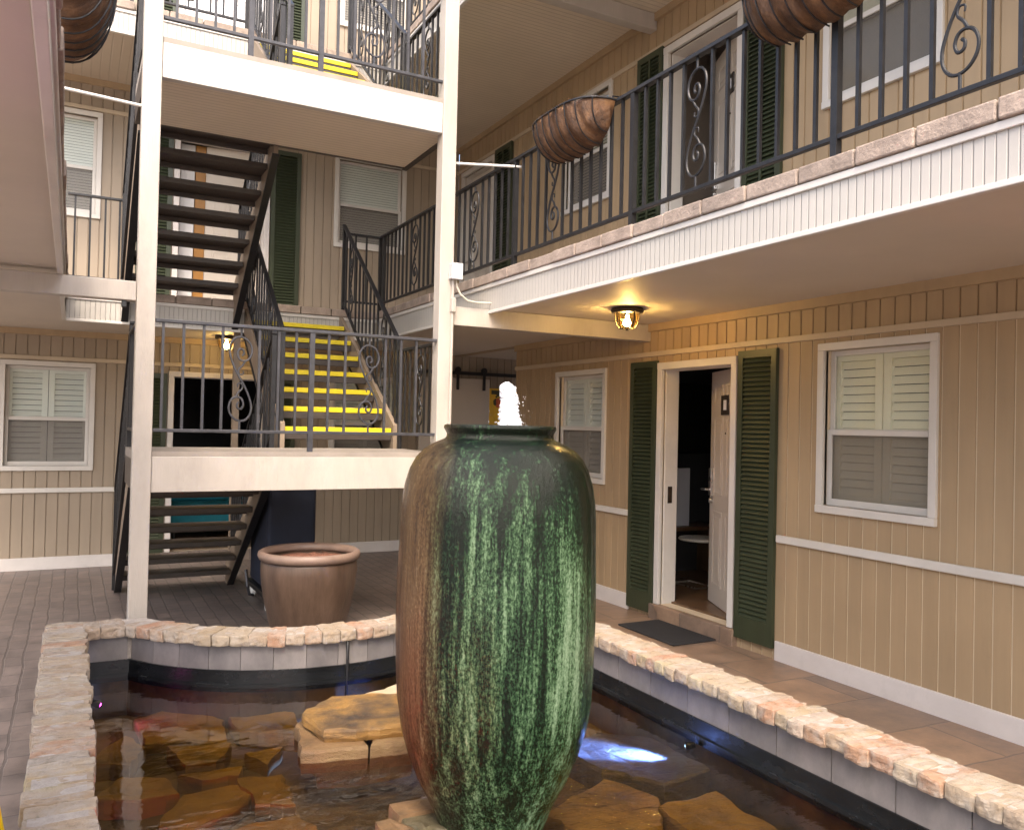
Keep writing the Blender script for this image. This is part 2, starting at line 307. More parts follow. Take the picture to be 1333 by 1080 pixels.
URN = Vector((1.50, 2.92, 0.0))
def water_mat():
    m, nt, b = new_mat('pond_water')
    nt.nodes.remove(b); out = nt.nodes['Material Output']
    g = N(nt, 'ShaderNodeNewGeometry')
    n = N(nt, 'ShaderNodeTexNoise', Scale=1.0, Detail=3, Roughness=0.5); nt.links.new(coord(nt, (2.2, 4.0, 1)), n.inputs['Vector'])
    n2 = N(nt, 'ShaderNodeTexNoise', Scale=1.0, Detail=4, Roughness=0.55); n2.inputs['Distortion'].default_value = 0.6
    nt.links.new(coord(nt, (9, 15, 1)), n2.inputs['Vector'])
    dist = N(nt, 'ShaderNodeVectorMath', operation='DISTANCE'); dist.inputs[1].default_value = (URN.x + 0.05, URN.y - 0.25, -0.04); nt.links.new(g.outputs['Position'], dist.inputs[0])
    wgt = N(nt, 'ShaderNodeMapRange'); wgt.inputs['From Min'].default_value = 0.45; wgt.inputs['From Max'].default_value = 1.25; wgt.inputs['To Min'].default_value = 1.0; wgt.inputs['To Max'].default_value = 0.03
    nt.links.new(dist.outputs['Value'], wgt.inputs['Value'])
    ml = N(nt, 'ShaderNodeMath', operation='MULTIPLY'); nt.links.new(n2.outputs['Fac'], ml.inputs[0]); nt.links.new(wgt.outputs[0], ml.inputs[1])
    sm = N(nt, 'ShaderNodeMath', operation='MULTIPLY_ADD'); sm.inputs[1].default_value = 0.22; nt.links.new(n.outputs['Fac'], sm.inputs[0]); nt.links.new(ml.outputs[0], sm.inputs[2])
    bp = N(nt, 'ShaderNodeBump', Strength=0.42, Distance=0.05); nt.links.new(sm.outputs[0], bp.inputs['Height'])
    tr = N(nt, 'ShaderNodeBsdfTransparent'); tr.inputs['Color'].default_value = (0.78, 0.655, 0.40, 1)
    gl = N(nt, 'ShaderNodeBsdfGlossy'); gl.inputs['Roughness'].default_value = 0.02
    fr = N(nt, 'ShaderNodeFresnel'); fr.inputs['IOR'].default_value = 1.8
    nt.links.new(bp.outputs['Normal'], gl.inputs['Normal']); nt.links.new(bp.outputs['Normal'], fr.inputs['Normal'])
    mx = N(nt, 'ShaderNodeMixShader'); nt.links.new(fr.outputs[0], mx.inputs[0]); nt.links.new(tr.outputs[0], mx.inputs[1]); nt.links.new(gl.outputs[0], mx.inputs[2])
    nt.links.new(mx.outputs[0], out.inputs['Surface'])
    return m
M['water'] = water_mat()
def foam_mat():
    m, nt, b = new_mat('aerated_water')
    b.inputs['Base Color'].default_value = (0.86, 0.88, 0.93, 1); b.inputs['Roughness'].default_value = 0.18
    b.inputs['Subsurface Weight'].default_value = 0.5; b.inputs['Subsurface Radius'].default_value = (0.03, 0.03, 0.03)
    n = N(nt, 'ShaderNodeTexNoise', Scale=120.0, Detail=4); tc = N(nt, 'ShaderNodeTexCoord'); nt.links.new(tc.outputs['Object'], n.inputs['Vector'])
    bp = N(nt, 'ShaderNodeBump', Strength=0.7, Distance=0.01); nt.links.new(n.outputs['Fac'], bp.inputs['Height']); nt.links.new(bp.outputs['Normal'], b.inputs['Normal'])
    return m
M['foam'] = foam_mat()
M['amber'] = glass_mat('amber_lamp_glass', (1.0, 0.86, 0.55), 0.1)
M['lens_white'] = emit('blue_white_pool_lens', (0.25, 0.45, 1.0), 9)
M['lens_pink'] = emit('magenta_pool_lens', (0.9, 0.06, 1.0), 18)
M['lens_violet'] = emit('violet_pool_lens', (0.8, 0.1, 0.9), 50)
M['lens_red'] = emit('red_pool_lens', (1.0, 0.04, 0.08), 60)
M['picture'] = mat('yellow_picture', (0.85, 0.50, 0.03), 0.5, 0.15, (6, 6, 6))
M['petal'] = mat('red_orange_petals', (0.62, 0.12, 0.04), 0.6, 0.3, (30, 30, 30))
M['leaf'] = mat('dark_leaves', (0.06, 0.055, 0.02), 0.6, 0.3, (30, 30, 30))

# ------------------------------------------------------------------ mesh helpers
class MB:
    def __init__(s): s.bm = bmesh.new()
    def box(s, x0, x1, y0, y1, z0, z1):
        v = [s.bm.verts.new((x, y, z)) for x in (x0, x1) for y in (y0, y1) for z in (z0, z1)]
        for f in ((0, 1, 3, 2), (4, 6, 7, 5), (0, 4, 5, 1), (2, 3, 7, 6), (0, 2, 6, 4), (1, 5, 7, 3)): s.bm.faces.new([v[i] for i in f])
        return v
    def hexa(s, pts):
        v = [s.bm.verts.new(p) for p in pts]
        for f in ((0, 1, 3, 2), (4, 6, 7, 5), (0, 4, 5, 1), (2, 3, 7, 6), (0, 2, 6, 4), (1, 5, 7, 3)): s.bm.faces.new([v[i] for i in f])
        return v
    def tube(s, pts, r, n=6, cap=True):
        pts = [Vector(p) for p in pts]; rings = []
        up = Vector((0, 0, 1)); prev = None
        for i, p in enumerate(pts):
            t = (pts[min(i + 1, len(pts) - 1)] - pts[max(i - 1, 0)]).normalized()
            if prev is None:
                a = t.cross(up if abs(t.z) < 0.9 else Vector((1, 0, 0))).normalized()
            else:
                a = (prev - t * prev.dot(t)); a = a.normalized() if a.length > 1e-6 else t.orthogonal().normalized()
            prev = a; b = t.cross(a)
            rr = r[i] if isinstance(r, (list, tuple)) else r
            rings.append([s.bm.verts.new(p + (a * math.cos(2 * math.pi * k / n + math.pi / n) + b * math.sin(2 * math.pi * k / n + math.pi / n)) * rr) for k in range(n)])
        for i in range(len(rings) - 1):
            for k in range(n): s.bm.faces.new((rings[i][k], rings[i][(k + 1) % n], rings[i + 1][(k + 1) % n], rings[i + 1][k]))
        if cap: s.bm.faces.new(rings[0][::-1]); s.bm.faces.new(rings[-1])
        return s
    def lathe(s, prof, n=48, o=(0, 0, 0), closed=False):
        rings = []
        for r, z in prof:
            rings.append([s.bm.verts.new((o[0] + r * math.cos(2 * math.pi * k / n), o[1] + r * math.sin(2 * math.pi * k / n), o[2] + z)) for k in range(n)])
        for i in range(len(rings) - 1):
            for k in range(n): s.bm.faces.new((rings[i][k], rings[i][(k + 1) % n], rings[i + 1][(k + 1) % n], rings[i + 1][k]))
        if not closed: s.bm.faces.new(rings[0][::-1]); s.bm.faces.new(rings[-1])
        return s
    def prism(s, poly, z0, z1):
        a = [s.bm.verts.new((x, y, z0)) for x, y in poly]; b = [s.bm.verts.new((x, y, z1)) for x, y in poly]; n = len(poly)
        s.bm.faces.new(a[::-1]); s.bm.faces.new(b)
        for i in range(n): s.bm.faces.new((a[i], a[(i + 1) % n], b[(i + 1) % n], b[i]))
        return s
    def quad(s, pts): s.bm.faces.new([s.bm.verts.new(p) for p in pts]); return s
    def build(s, name, m, parent=None, smooth=False, bevel=0.0, origin=None):
        bm = s.bm
        bmesh.ops.recalc_face_normals(bm, faces=bm.faces[:])
        if origin is not None: bmesh.ops.translate(bm, verts=bm.verts[:], vec=-Vector(origin))
        me = bpy.data.meshes.new(name); bm.to_mesh(me); bm.free()
        if smooth:
            for p in me.polygons: p.use_smooth = True
        me.materials.append(m)
        o = bpy.data.objects.new(name, me); col.objects.link(o)
        if origin is not None: o.location = origin
        if parent is not None: o.parent = parent
        if bevel:
            b = o.modifiers.new('bevel', 'BEVEL'); b.width = bevel; b.segments = 2; b.limit_method = 'ANGLE'
        return o

def root(name, label, cat, loc=(0, 0, 0), group=None):
    o = bpy.data.objects.new(name, None); col.objects.link(o); o.location = loc; o.empty_display_size = 0.1
    tag(o, label, cat, group); return o
def tag(o, label, cat, group=None):
    o['label'] = label; o['category'] = cat
    if group: o['group'] = group
    return o
def structure(o): o['kind'] = 'structure'; return o

class Frame:
    """wall frame: u along the wall, d outward, z up"""
    def __init__(s, O, U, Nn): s.O = Vector(O); s.U = Vector(U); s.N = Vector(Nn)
    def p(s, u, d, z): return s.O + s.U * u + s.N * d + Vector((0, 0, z))
    def box(s, mb, u0, u1, d0, d1, z0, z1): mb.hexa([s.p(u, d, z) for u in (u0, u1) for d in (d0, d1) for z in (z0, z1)])
    def board(s, mb, u0, u1, d0, d1, z0, z1, c=0.003):
        mb.hexa([s.p(u + (c if (d == d1 and u == u0) else -c if d == d1 else 0), d, z) for u in (u0, u1) for d in (d0, d1) for z in (z0, z1)])

def siding(fr, parent, u0, u1, z0, z1, openings, m, pitch=0.105, thick=0.12, name='siding_wall', core=None):
    mb = MB(); bk = MB()
    def cells(ua, ub):
        """rectangles of the strip ua..ub left after cutting the openings"""
        hit = [o for o in openings if o[0] < ub - 1e-5 and o[1] > ua + 1e-5]
        zs = sorted({z0, z1} | {min(max(z, z0), z1) for o in hit for z in o[2:]})
        for p, q in zip(zs[:-1], zs[1:]):
            zm = (p + q) / 2; us = [(ua, ub)]
            for a, b, c, d in hit:
                if c < zm < d:
                    nu = []
                    for x, y in us:
                        if a > x: nu.append((x, min(y, a)))
                        if b < y: nu.append((max(x, b), y))
                    us = [t for t in nu if t[1] - t[0] > 0.001]
            for x, y in us: yield x, y, p, q
    g = [u0]; k = math.ceil((u0 + 0.02) / pitch)
    while k * pitch < u1 - 0.02: g.append(k * pitch); k += 1
    g.append(u1)
    for a, b in zip(g[:-1], g[1:]):
        for x, y, p, q in cells(a, b): fr.board(mb, x + (0.003 if x == a else 0), y - (0.003 if y == b else 0), -0.010, 0.0, p, q)
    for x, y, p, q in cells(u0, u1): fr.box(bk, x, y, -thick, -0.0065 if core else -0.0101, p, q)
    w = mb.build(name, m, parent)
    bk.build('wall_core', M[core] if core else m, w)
    return w

def strip(fr, parent, name, u0, u1, d0, d1, z0, z1, m, gaps=(), bevel=0.004):
    mb = MB(); pos = u0
    for a, b in sorted(gaps):
        if a > pos: fr.box(mb, pos, min(a, u1), d0, d1, z0, z1)
        pos = max(pos, b)
    if pos < u1: fr.box(mb, pos, u1, d0, d1, z0, z1)
    return mb.build(name, m, parent, bevel=bevel)

def window(fr, parent, u0, u1, z0, z1, kind='louvre', lm='louver_white', low='screen', label=None):
    """u0..u1, z0..z1 = outer casing; returns the wall opening"""
    t = 0.05; mb = MB()
    fr.box(mb, u0, u0 + t, -0.03, 0.022, z0 + t, z1 - t); fr.box(mb, u1 - t, u1, -0.03, 0.022, z0 + t, z1 - t)
    fr.box(mb, u0, u1, -0.03, 0.022, z1 - t, z1); fr.box(mb, u0, u1, -0.03, 0.028, z0, z0 + t)
    w = mb.build('window', M['white'], parent, bevel=0.004)
    if label: w['label'] = label
    a, b, c, d = u0 + t, u1 - t, z0 + t, z1 - t; mid = c + (d - c) * 0.47; s = 0.035
    mb = MB()
    for (p, q, dd) in ((c, mid + 0.02, -0.028), (mid - 0.02, d, -0.052)):
        fr.box(mb, a, a + s, dd - 0.022, dd, p, q); fr.box(mb, b - s, b, dd - 0.022, dd, p, q)
        fr.box(mb, a + s, b - s, dd - 0.022, dd, p, p + s + 0.01); fr.box(mb, a + s, b - s, dd - 0.022, dd, q - s, q)
    mb.build('sash', M['white'], w, bevel=0.003)
    mb = MB(); fr.box(mb, a + s, b - s, -0.042, -0.038, c + s, mid - 0.016); mb.build('lower_pane', M[low], w)
    mb = MB(); fr.box(mb, a + s, b - s, -0.066, -0.062, mid + 0.025, d - s); mb.build('upper_pane', M['glass'], w)
    if kind == 'louvre':
        m2 = (a + b) / 2
        for p0, p1 in ((a + 0.005, m2 - 0.003), (m2 + 0.003, b - 0.005)):
            mb = MB(); f = 0.055
            fr.box(mb, p0, p0 + f, -0.108, -0.078, c, d); fr.box(mb, p1 - f, p1, -0.108, -0.078, c, d)
            for za, zb in ((c, c + 0.07), (mid - 0.03, mid + 0.03), (d - 0.07, d)): fr.box(mb, p0 + f, p1 - f, -0.108, -0.078, za, zb)
            for za, zb in ((c + 0.07, mid - 0.03), (mid + 0.03, d - 0.07)):
                n = int((zb - za) / 0.052); pt = (zb - za) / n
                for i in range(n):
                    z = za + (i + 0.5) * pt; h = 0.024; dp = 0.022 if lm == 'louver_white' else 0.012
                    mb.hexa([fr.p(u, -0.092 + dd * dp * 0.6, z + zz) for u in (p0 + f, p1 - f) for dd, zz in ((1, -h - 0.002), (1, -h + 0.004), (-1, h - 0.004), (-1, h + 0.002))])
            mb.build('plantation_shutter', M[lm], w)
    elif kind == 'blind':
        mb = MB(); n = int((d - c) / 0.03)
        for i in range(n):
            z = c + (i + 0.5) * (d - c) / n
            mb.hexa([fr.p(u, -0.078 + dd * 0.004, z + zz) for u in (a + 0.01, b - 0.01) for dd, zz in ((1, -0.0145), (1, -0.0125), (-1, 0.0125), (-1, 0.0145))])
        mb.build('slat_blind', M[lm], w)
    else:
        mb = MB(); fr.box(mb, a + 0.008, b - 0.008, -0.08, -0.075, c, d); mb.build('roller_shade', M['shade'], w)
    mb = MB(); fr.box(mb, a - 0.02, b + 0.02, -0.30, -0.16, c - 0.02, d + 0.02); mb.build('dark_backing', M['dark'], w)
    return (a, b, c, d)

def louvered(fr, parent, u0, u1, z0, z1, rod=False):
    mb = MB(); f = 0.05; dd = 0.004
    fr.box(mb, u0, u0 + f, dd, 0.034, z0, z1); fr.box(mb, u1 - f, u1, dd, 0.034, z0, z1)
    fr.box(mb, u0 + f, u1 - f, dd, 0.034, z1 - 0.055, z1); fr.box(mb, u0 + f, u1 - f, dd, 0.034, z0, z0 + 0.16)
    za, zb = z0 + 0.16, z1 - 0.055; n = int((zb - za) / 0.034); pt = (zb - za) / n
    for i in range(n):
        z = za + (i + 0.5) * pt
        mb.hexa([fr.p(u, d, z + q) for u in (u0 + f, u1 - f) for d, q in ((0.030, -0.017), (0.031, -0.012), (0.008, 0.011), (0.009, 0.016))])
    fr.box(mb, u0 + f, u1 - f, 0.003, 0.006, za, zb)
    if rod: fr.box(mb, (u0 + u1) / 2 - 0.012, (u0 + u1) / 2 + 0.012, 0.030, 0.038, za, zb)
    return mb.build('louvered_shutter', M['green'], parent)

def casing(fr, parent, u0, u1, z0, z1, jamb=0.13, m='white'):
    """outer trim u0..u1, top z1"""
    t = 0.06; mb = MB()
    fr.box(mb, u0, u0 + t, -0.02, 0.025, z0, z1 - t); fr.box(mb, u1 - t, u1, -0.02, 0.025, z0, z1 - t); fr.box(mb, u0, u1, -0.02, 0.028, z1 - t, z1)
    fr.box(mb, u0 + t - 0.02, u0 + t + 0.006, -jamb - 0.03, -0.02, z0, z1 - t); fr.box(mb, u1 - t - 0.006, u1 - t + 0.02, -jamb - 0.03, -0.02, z0, z1 - t)
    fr.box(mb, u0 + t + 0.006, u1 - t - 0.006, -jamb - 0.03, -0.02, z1 - t - 0.006, z1 - t + 0.02)
    return mb.build('door_casing', M[m], parent, bevel=0.004)

def door_leaf(parent, hinge, ang, w, z0, z1, m='door', side=1, plaque=True, handle=True, label=None):
    """leaf from hinge along direction ang (deg, world); visible face on the side*normal"""
    d = Vector((math.cos(R(ang)), math.sin(R(ang)), 0)); n = Vector((-d.y, d.x, 0)) * side
    fr = Frame(Vector(hinge), d, n)
    mb = MB(); fr.box(mb, 0, w, -0.04, 0, z0, z1)
    h = z1 - z0
    for ua, ub in ((0.13 * w, 0.44 * w), (0.56 * w, 0.87 * w)):
        for za, zb in ((0.08, 0.40), (0.47, 0.80), (0.85, 0.94)):
            a, b = z0 + za * h, z0 + zb * h; e = 0.022
            for q in ((ua, ua + e, a, b), (ub - e, ub, a, b), (ua + e, ub - e, a, a + e), (ua + e, ub - e, b - e, b)): fr.box(mb, q[0], q[1], -0.001, 0.006, q[2], q[3])
            fr.box(mb, ua + 0.05, ub - 0.05, -0.001, 0.005, a + 0.05, b - 0.05)
    o = mb.build('door', M[m], parent, bevel=0.003)
    if label: o['label'] = label
    if handle:
        mb = MB(); fr.box(mb, w - 0.115, w - 0.045, 0.0, 0.028, z0 + 0.90, z0 + 1.13)
        mb.tube([fr.p(w - 0.08, 0.02, z0 + 0.95), fr.p(w - 0.08, 0.06, z0 + 0.95), fr.p(w - 0.02, 0.065, z0 + 0.95), fr.p(w + 0.03, 0.065, z0 + 0.945)], 0.011, 8)
        mb.tube([fr.p(w - 0.08, 0.0, z0 + 0.86), fr.p(w - 0.08, 0.03, z0 + 0.86)], 0.022, 10)
        mb.build('handle', M['steel'], o, bevel=0.004)
    if plaque:
        mb = MB(); fr.box(mb, w * 0.36, w * 0.60, 0.003, 0.014, z0 + 1.58, z0 + 1.74); mb.build('number_plaque', M['plaque'], o, bevel=0.004)
        mb = MB(); fr.box(mb, w * 0.41, w * 0.50, 0.014, 0.017, z0 + 1.62, z0 + 1.70); mb.build('plaque_insert', M['pale'], o)
        mb = MB(); mb.tube([fr.p(w * 0.47, -0.01, z0 + 1.43), fr.p(w * 0.47, 0.006, z0 + 1.43)], 0.008, 8); mb.build('peephole', M['bronze'], o)
    return o

# ------------------------------------------------------------------ key dimensions
XR, YB, XL = 4.412, 9.93, -1.66
XG, YG, XLG = 2.87, 8.55, -0.10        # gallery edges: right, back, left
F2, F3 = 2.75, 5.46
YP = 5.80                                # front of the stair tower
L1, L2 = 1.385, 4.06
YS = 6.80                                # back edge of the landings
FR_R = Frame((XR, 0, 0), (0, 1, 0), (-1, 0, 0))
FR_B = Frame((0, YB, 0), (1, 0, 0), (0, -1, 0))
FR_L = Frame((XL, 0, 0), (0, 1, 0), (1, 0, 0))

# ------------------------------------------------------------------ pond outline
ZC = 0.35; WZ = 0.036; PF = -0.20
PX0, PX1, PY0, PY1 = 0.09, 2.84, 0.6, 5.53
CCX, CCY, CR = 1.46, 6.21, 1.31         # scallop (inner face) circle around the big planter
a0 = math.acos((CCY - PY1) / CR)
scallop = [(CCX + CR * math.sin(t), CCY - CR * math.cos(t)) for t in [(-a0 + 2 * a0 * i / 28) for i in range(29)]]   # left to right
inner = [(PX0, PY0), (PX0, PY1)] + scallop + [(PX1, PY1), (PX1, PY0)]
CO = 1.10                                # outer radius of the coping round the scallop
PYO = PY1 + 0.20

# ground
mb = MB()
mb.quad([(-400, -400, 0), (PX0 - 0.1, -400, 0), (PX0 - 0.1, 400, 0), (-400, 400, 0)])
mb.quad([(PX1 + 0.1, -400, 0), (400, -400, 0), (400, 400, 0), (PX1 + 0.1, 400, 0)])
mb.quad([(PX0 - 0.1, -400, 0), (PX1 + 0.1, -400, 0), (PX1 + 0.1, PY0 - 0.1, 0), (PX0 - 0.1, PY0 - 0.1, 0)])
mb.quad([(PX0 - 0.1, PYO - 0.02, 0), (PX1 + 0.1, PYO - 0.02, 0), (PX1 + 0.1, 400, 0), (PX0 - 0.1, 400, 0)])
arc = [(CCX + 1.2 * math.sin(t), CCY - 1.2 * math.cos(t)) for t in [(-1.16 + 2.32 * i / 24) for i in range(25)]]
for (xa, ya), (xb, yb) in zip(arc[:-1], arc[1:]):
    mb.quad([(xa, ya, 0), (xb, yb, 0), (xb, PYO - 0.02, 0), (xa, PYO - 0.02, 0)])
structure(mb.build('ground', M['paver']))
mb = MB(); mb.quad([(3.0, -3, 0.004), (XR, -3, 0.004), (XR, 8.2, 0.004), (3.0, 8.2, 0.004)])
structure(mb.build('walkway', M['walk']))

# pond basin
pond = root('pond_basin', 'long stone pond basin with weathered brick coping and grey tile sides around the green urn', 'pond', (1.46, 3.0, 0))
pond.matrix_world = Matrix.Translation((0, 0, 0)); pond.location = (0, 0, 0)
path = inner + [inner[0]]
def offs_path(pts, off):
    out = []; n = len(pts) - 1
    for i in range(n):
        p0 = Vector(pts[(i - 1) % n]); p1 = Vector(pts[i]); p2 = Vector(pts[(i + 1) % n])
        d1 = (p1 - p0).normalized(); d2 = (p2 - p1).normalized()
        n1 = Vector((-d1.y, d1.x)); n2 = Vector((-d2.y, d2.x)); b = (n1 + n2)
        b = b / max(0.3, (1 + n1.dot(n2)))
        out.append(p1 + b * off)
    return out + [out[0]]
outer = offs_path(path, 0.20)
wallo = offs_path(path, 0.17)
def skirt(inn, out, z0, z1, name, m, par):
    mb = MB()
    for i in range(len(inn) - 1):
        a, b, c, d = inn[i], inn[i + 1], out[i + 1], out[i]
        mb.quad([(*a, z0), (*b, z0), (*b, z1), (*a, z1)]); mb.quad([(*d, z0), (*c, z0), (*c, z1), (*d, z1)])
        mb.quad([(*a, z1), (*b, z1), (*c, z1), (*d, z1)])
    return mb.build(name, m, par)
in2 = offs_path(path, 0.035)
skirt(in2, wallo, -0.5, 0.282, 'basin_wall', M['mortar'], pond)
# tiles: each a thin slab standing on the wall face
mb = MB()
def along(pts, step, fn, jit=0.0):
    for i in range(len(pts) - 1):
        p, q = Vector(pts[i]), Vector(pts[i + 1]); L = (q - p).length
        n = max(1, round(L / step))
        for k in range(n): fn(p.lerp(q, k / n), p.lerp(q, (k + 1) / n), i)
def tile(p, q, i):
    d = (q - p).normalized(); nn = Vector((-d.y, d.x)); g = 0.003
    a, b = p + d * g + nn * 0.02, q - d * g + nn * 0.02; c, e = b + nn * 0.02, a + nn * 0.02
    for z0, z1 in ((0.135, 0.281),):
        mb.hexa([(x[0], x[1], z) for x in (a, e, b, c) for z in (z0, z1)])
along([p for p in path[:2]], 0.31, tile); along(path[1:3], 0.31, tile)
sc2 = scallop[::2]; along(sc2, 0.4, tile)
along([scallop[-1], (PX1, PY1), (PX1, PY0), (PX0, PY0)], 0.31, tile)
mb.build('slate_tiles', M['tile'], pond)
# liner
def liner_band(z0, z1, off, name):
    p = offs_path(path, off); skirt(p, offs_path(path, off + 0.03), z0, z1, name, M['liner'], pond)
skirt(offs_path(path, 0.004), offs_path(path, 0.033), -0.5, 0.012, 'silted_liner', M['poolfloor'], pond); liner_band(0.013, 0.055, 0.0, 'liner'); liner_band(0.055, 0.134, 0.012, 'liner')
mb = MB(); mb.box(-0.2, 3.1, 0.4, 5.9, -0.5, PF); mb.build('basin_floor', M['poolfloor'], pond)
# coping bricks
mb = MB()
def rough_brick(ax, wd, L, W, H, c, seed):
    """ax: unit vec across the coping, wd: along it"""
    tmp = bmesh.new(); bmesh.ops.create_cube(tmp, size=1.0)
    bmesh.ops.subdivide_edges(tmp, edges=tmp.edges[:], cuts=5, use_grid_fill=True)
    rnd = random.Random(seed); o = Vector((rnd.uniform(0, 90), rnd.uniform(0, 90), rnd.uniform(0, 90)))
    vm = {}
    for v in tmp.verts:
        p = v.co.copy(); l = Vector((p.x * L, p.y * W, p.z * H))
        # round off corners
        e = sum(abs(abs(x) - 0.5) < 0.01 for x in p)
        if e >= 2: l *= Vector((1, 1, 1)).length / 1.732 * (0.975 if e == 2 else 0.95)
        nv = noise.noise_vector((l * 16) + o) * 0.006 + noise.noise_vector((l * 6) + o) * 0.004 + noise.noise_vector((l * 45) + o) * 0.004
        l += nv
        vm[v] = mb.bm.verts.new((c[0] + ax.x * l.x + wd.x * l.y, c[1] + ax.y * l.x + wd.y * l.y, c[2] + l.z))
    for f in tmp.faces: mb.bm.faces.new([vm[v] for v in f.verts])
    tmp.free()
cnt = [0]
def lay(p, q, inward_off, L):
    d = (q - p); w = d.length; d.normalize(); nn = Vector((-d.y, d.x)); cnt[0] += 1; r = random.Random(cnt[0] * 13)
    c = (p + q) / 2 + nn * (inward_off + r.uniform(-0.008, 0.008))
    rough_brick(Vector((nn.x, nn.y, 0)), Vector((d.x, d.y, 0)), L + r.uniform(-0.012, 0.012), w - 0.003, 0.066 + r.uniform(-0.006, 0.004), (c.x, c.y, ZC - 0.036 + r.uniform(-0.004, 0.004)), cnt[0])
def brun(pts, step, off=0.09, L=0.215):
    pts = [Vector(p) for p in pts]
    for p, q in zip(pts[:-1], pts[1:]):
        n = max(1, round((q - p).length / step))
        if n == 1: lay(p, q, off, L); continue
        rr = random.Random(int(p.x * 1000 + q.y * 77)); w = [step * rr.uniform(0.78, 1.2) for _ in range(n)]; t = sum(w); acc = 0
        for x in w: lay(p.lerp(q, acc / t), p.lerp(q, (acc + x) / t), off, L); acc += x
brun([(PX0, PY0 + 0.0), (PX0, PYO)], 0.072)
brun([(PX0 + 0.0, PY1), (scallop[0][0] - 0.02, PY1)], 0.10)
ns = 26; am = a0 + 0.02
sp = [Vector((CCX + CR * math.sin(-am + 2 * am * i / ns), CCY - CR * math.cos(-am + 2 * am * i / ns))) for i in range(ns + 1)]
for p, q in zip(sp[:-1], sp[1:]): lay(p, q, 0.09, 0.215)
brun([(scallop[-1][0] + 0.02, PY1), (PX1, PY1)], 0.10)
brun([(PX1, PYO), (PX1, PY0)], 0.098, 0.10, 0.235)
brun([(PX1, PY0), (PX0, PY0)], 0.10)
mb.build('brick_coping', M['cap'], pond, smooth=False)
skirt(offs_path(path, 0.01), offs_path(path, 0.18), 0.283, ZC - 0.008, 'mortar_bed', M['mortar'], pond)

# water
mb = MB()
mb.quad([(PX0 - 0.01, PY0 - 0.01, WZ), (PX1 + 0.01, PY0 - 0.01, WZ), (PX1 + 0.01, PY1 + 0.01, WZ), (PX0 - 0.01, PY1 + 0.01, WZ)])
bm = mb.bm
o = mb.build('water', M['water']); structure(o)
# cut the scallop bite out of the water sheet: rebuild as strips
bm = bmesh.new()
xs = [PX0 - 0.01] + [p[0] for p in scallop] + [PX1 + 0.01]; ys = [PY1 + 0.01] + [p[1] + 0.01 for p in scallop] + [PY1 + 0.01]
lo = [bm.verts.new((x, PY0 - 0.01, WZ)) for x in xs]; hi = [bm.verts.new((x, y, WZ)) for x, y in zip(xs, ys)]
for i in range(len(xs) - 1): bm.faces.new((lo[i], lo[i + 1], hi[i + 1], hi[i]))
bm.to_mesh(o.data); bm.free()

# ------------------------------------------------------------------ hotel wings
def gallery(parent, x0, x1, y0, y1, zs, edges, soffit='soffit'):
    """slab of a gallery: soffit underside zs, edges: list of (axis, pos, a, b, sign)"""
    mb = MB(); mb.box(x0, x1, y0, y1, zs, zs + 0.02); mb.build('soffit', M[soffit], parent)
    mb = MB(); mb.box(x0 + 0.002, x1 - 0.002, y0 + 0.002, y1 - 0.002, zs + 0.021, zs + 0.245); mb.build('gallery_floor', M['concrete'], parent)
    for ax, pos, a, b, sg in edges:
        def bx(m, o0, o1, za, zb):
            p, q = sorted((pos + sg * o0, pos + sg * o1))
            if ax == 'x': m.box(p, q, a, b, za, zb)
            else: m.box(a, b, p, q, za, zb)
        m = MB(); bx(m, 0.0, 0.022, zs - 0.03, zs + 0.19); f = m.build('fascia', M['fascia_h'], parent)
        m = MB(); bx(m, 0.0, 0.032, zs - 0.036, zs - 0.012); bx(m, 0.0, 0.034, zs + 0.165, zs + 0.198); m.build('fascia_trim', M['white'], f, bevel=0.004)
        m = MB(); k = a; i = 0
        rr = random.Random(int(pos * 100) + int(zs * 10))
        while k < b - 0.02:
            w = min(rr.uniform(0.27, 0.33), b - k); j = rr.uniform(-0.005, 0.005)
            p, q = sorted((pos - sg * 0.20, pos + sg * (0.045 + j)))
            if ax == 'x': m.box(p, q, k + 0.004, k + w - 0.004, zs + 0.20, zs + 0.277 + j * 0.5)
            else: m.box(k + 0.004, k + w - 0.004, p, q, zs + 0.20, zs + 0.277 + j * 0.5)
            k += w
        m.build('brick_edge', M['edge_brick'], parent, bevel=0.008)

def frieze(fr, parent, u0, u1, zband, ztop, gaps=()):
    strip(fr, parent, 'head_trim', u0, u1, -0.012, 0.018, zband - 0.042, zband, M['band'])
    strip(fr, parent, 'cove_trim', u0, u1, -0.012, 0.03, ztop - 0.07, ztop, M['siding'])

# ---- right wing
RW = root('hotel_wing', 'beige sided hotel wing along the right with open ground-floor door and upper gallery', 'building')
# ground floor
ops = [window(FR_R, RW, 3.06, 3.93, 1.075, 2.195, 'louvre', 'louver_cream', label='large closed-shutter window nearest on the ground floor'),
       window(FR_R, RW, 6.42, 7.33, 1.075, 2.165, 'louvre', 'louver_white')]
casing(FR_R, RW, 4.69, 5.64, 0.13, 2.165); ops.append((4.75, 5.58, 0.13, 2.105))
siding(FR_R, RW, -3.0, 8.23, 0.0, 2.268, ops, M['siding'], core='groove_highlight')
siding(FR_R, RW, -3.0, 8.23, 2.268, 2.51, [], M['siding'])
frieze(FR_R, RW, -3.0, 8.23, 2.268, 2.51)
dg = [(4.27, 6.01)]
strip(FR_R, RW, 'baseboard', -3.0, 8.23, 0.0, 0.02, 0.0, 0.138, M['white_cool'], dg)
strip(FR_R, RW, 'chair_rail', -3.0, 8.23, 0.0, 0.028, 0.826, 0.88, M['white'], dg, 0.008)
louvered(FR_R, RW, 4.285, 4.665, 0.08, 2.195); louvered(FR_R, RW, 5.645, 6.01, 0.04, 2.185)
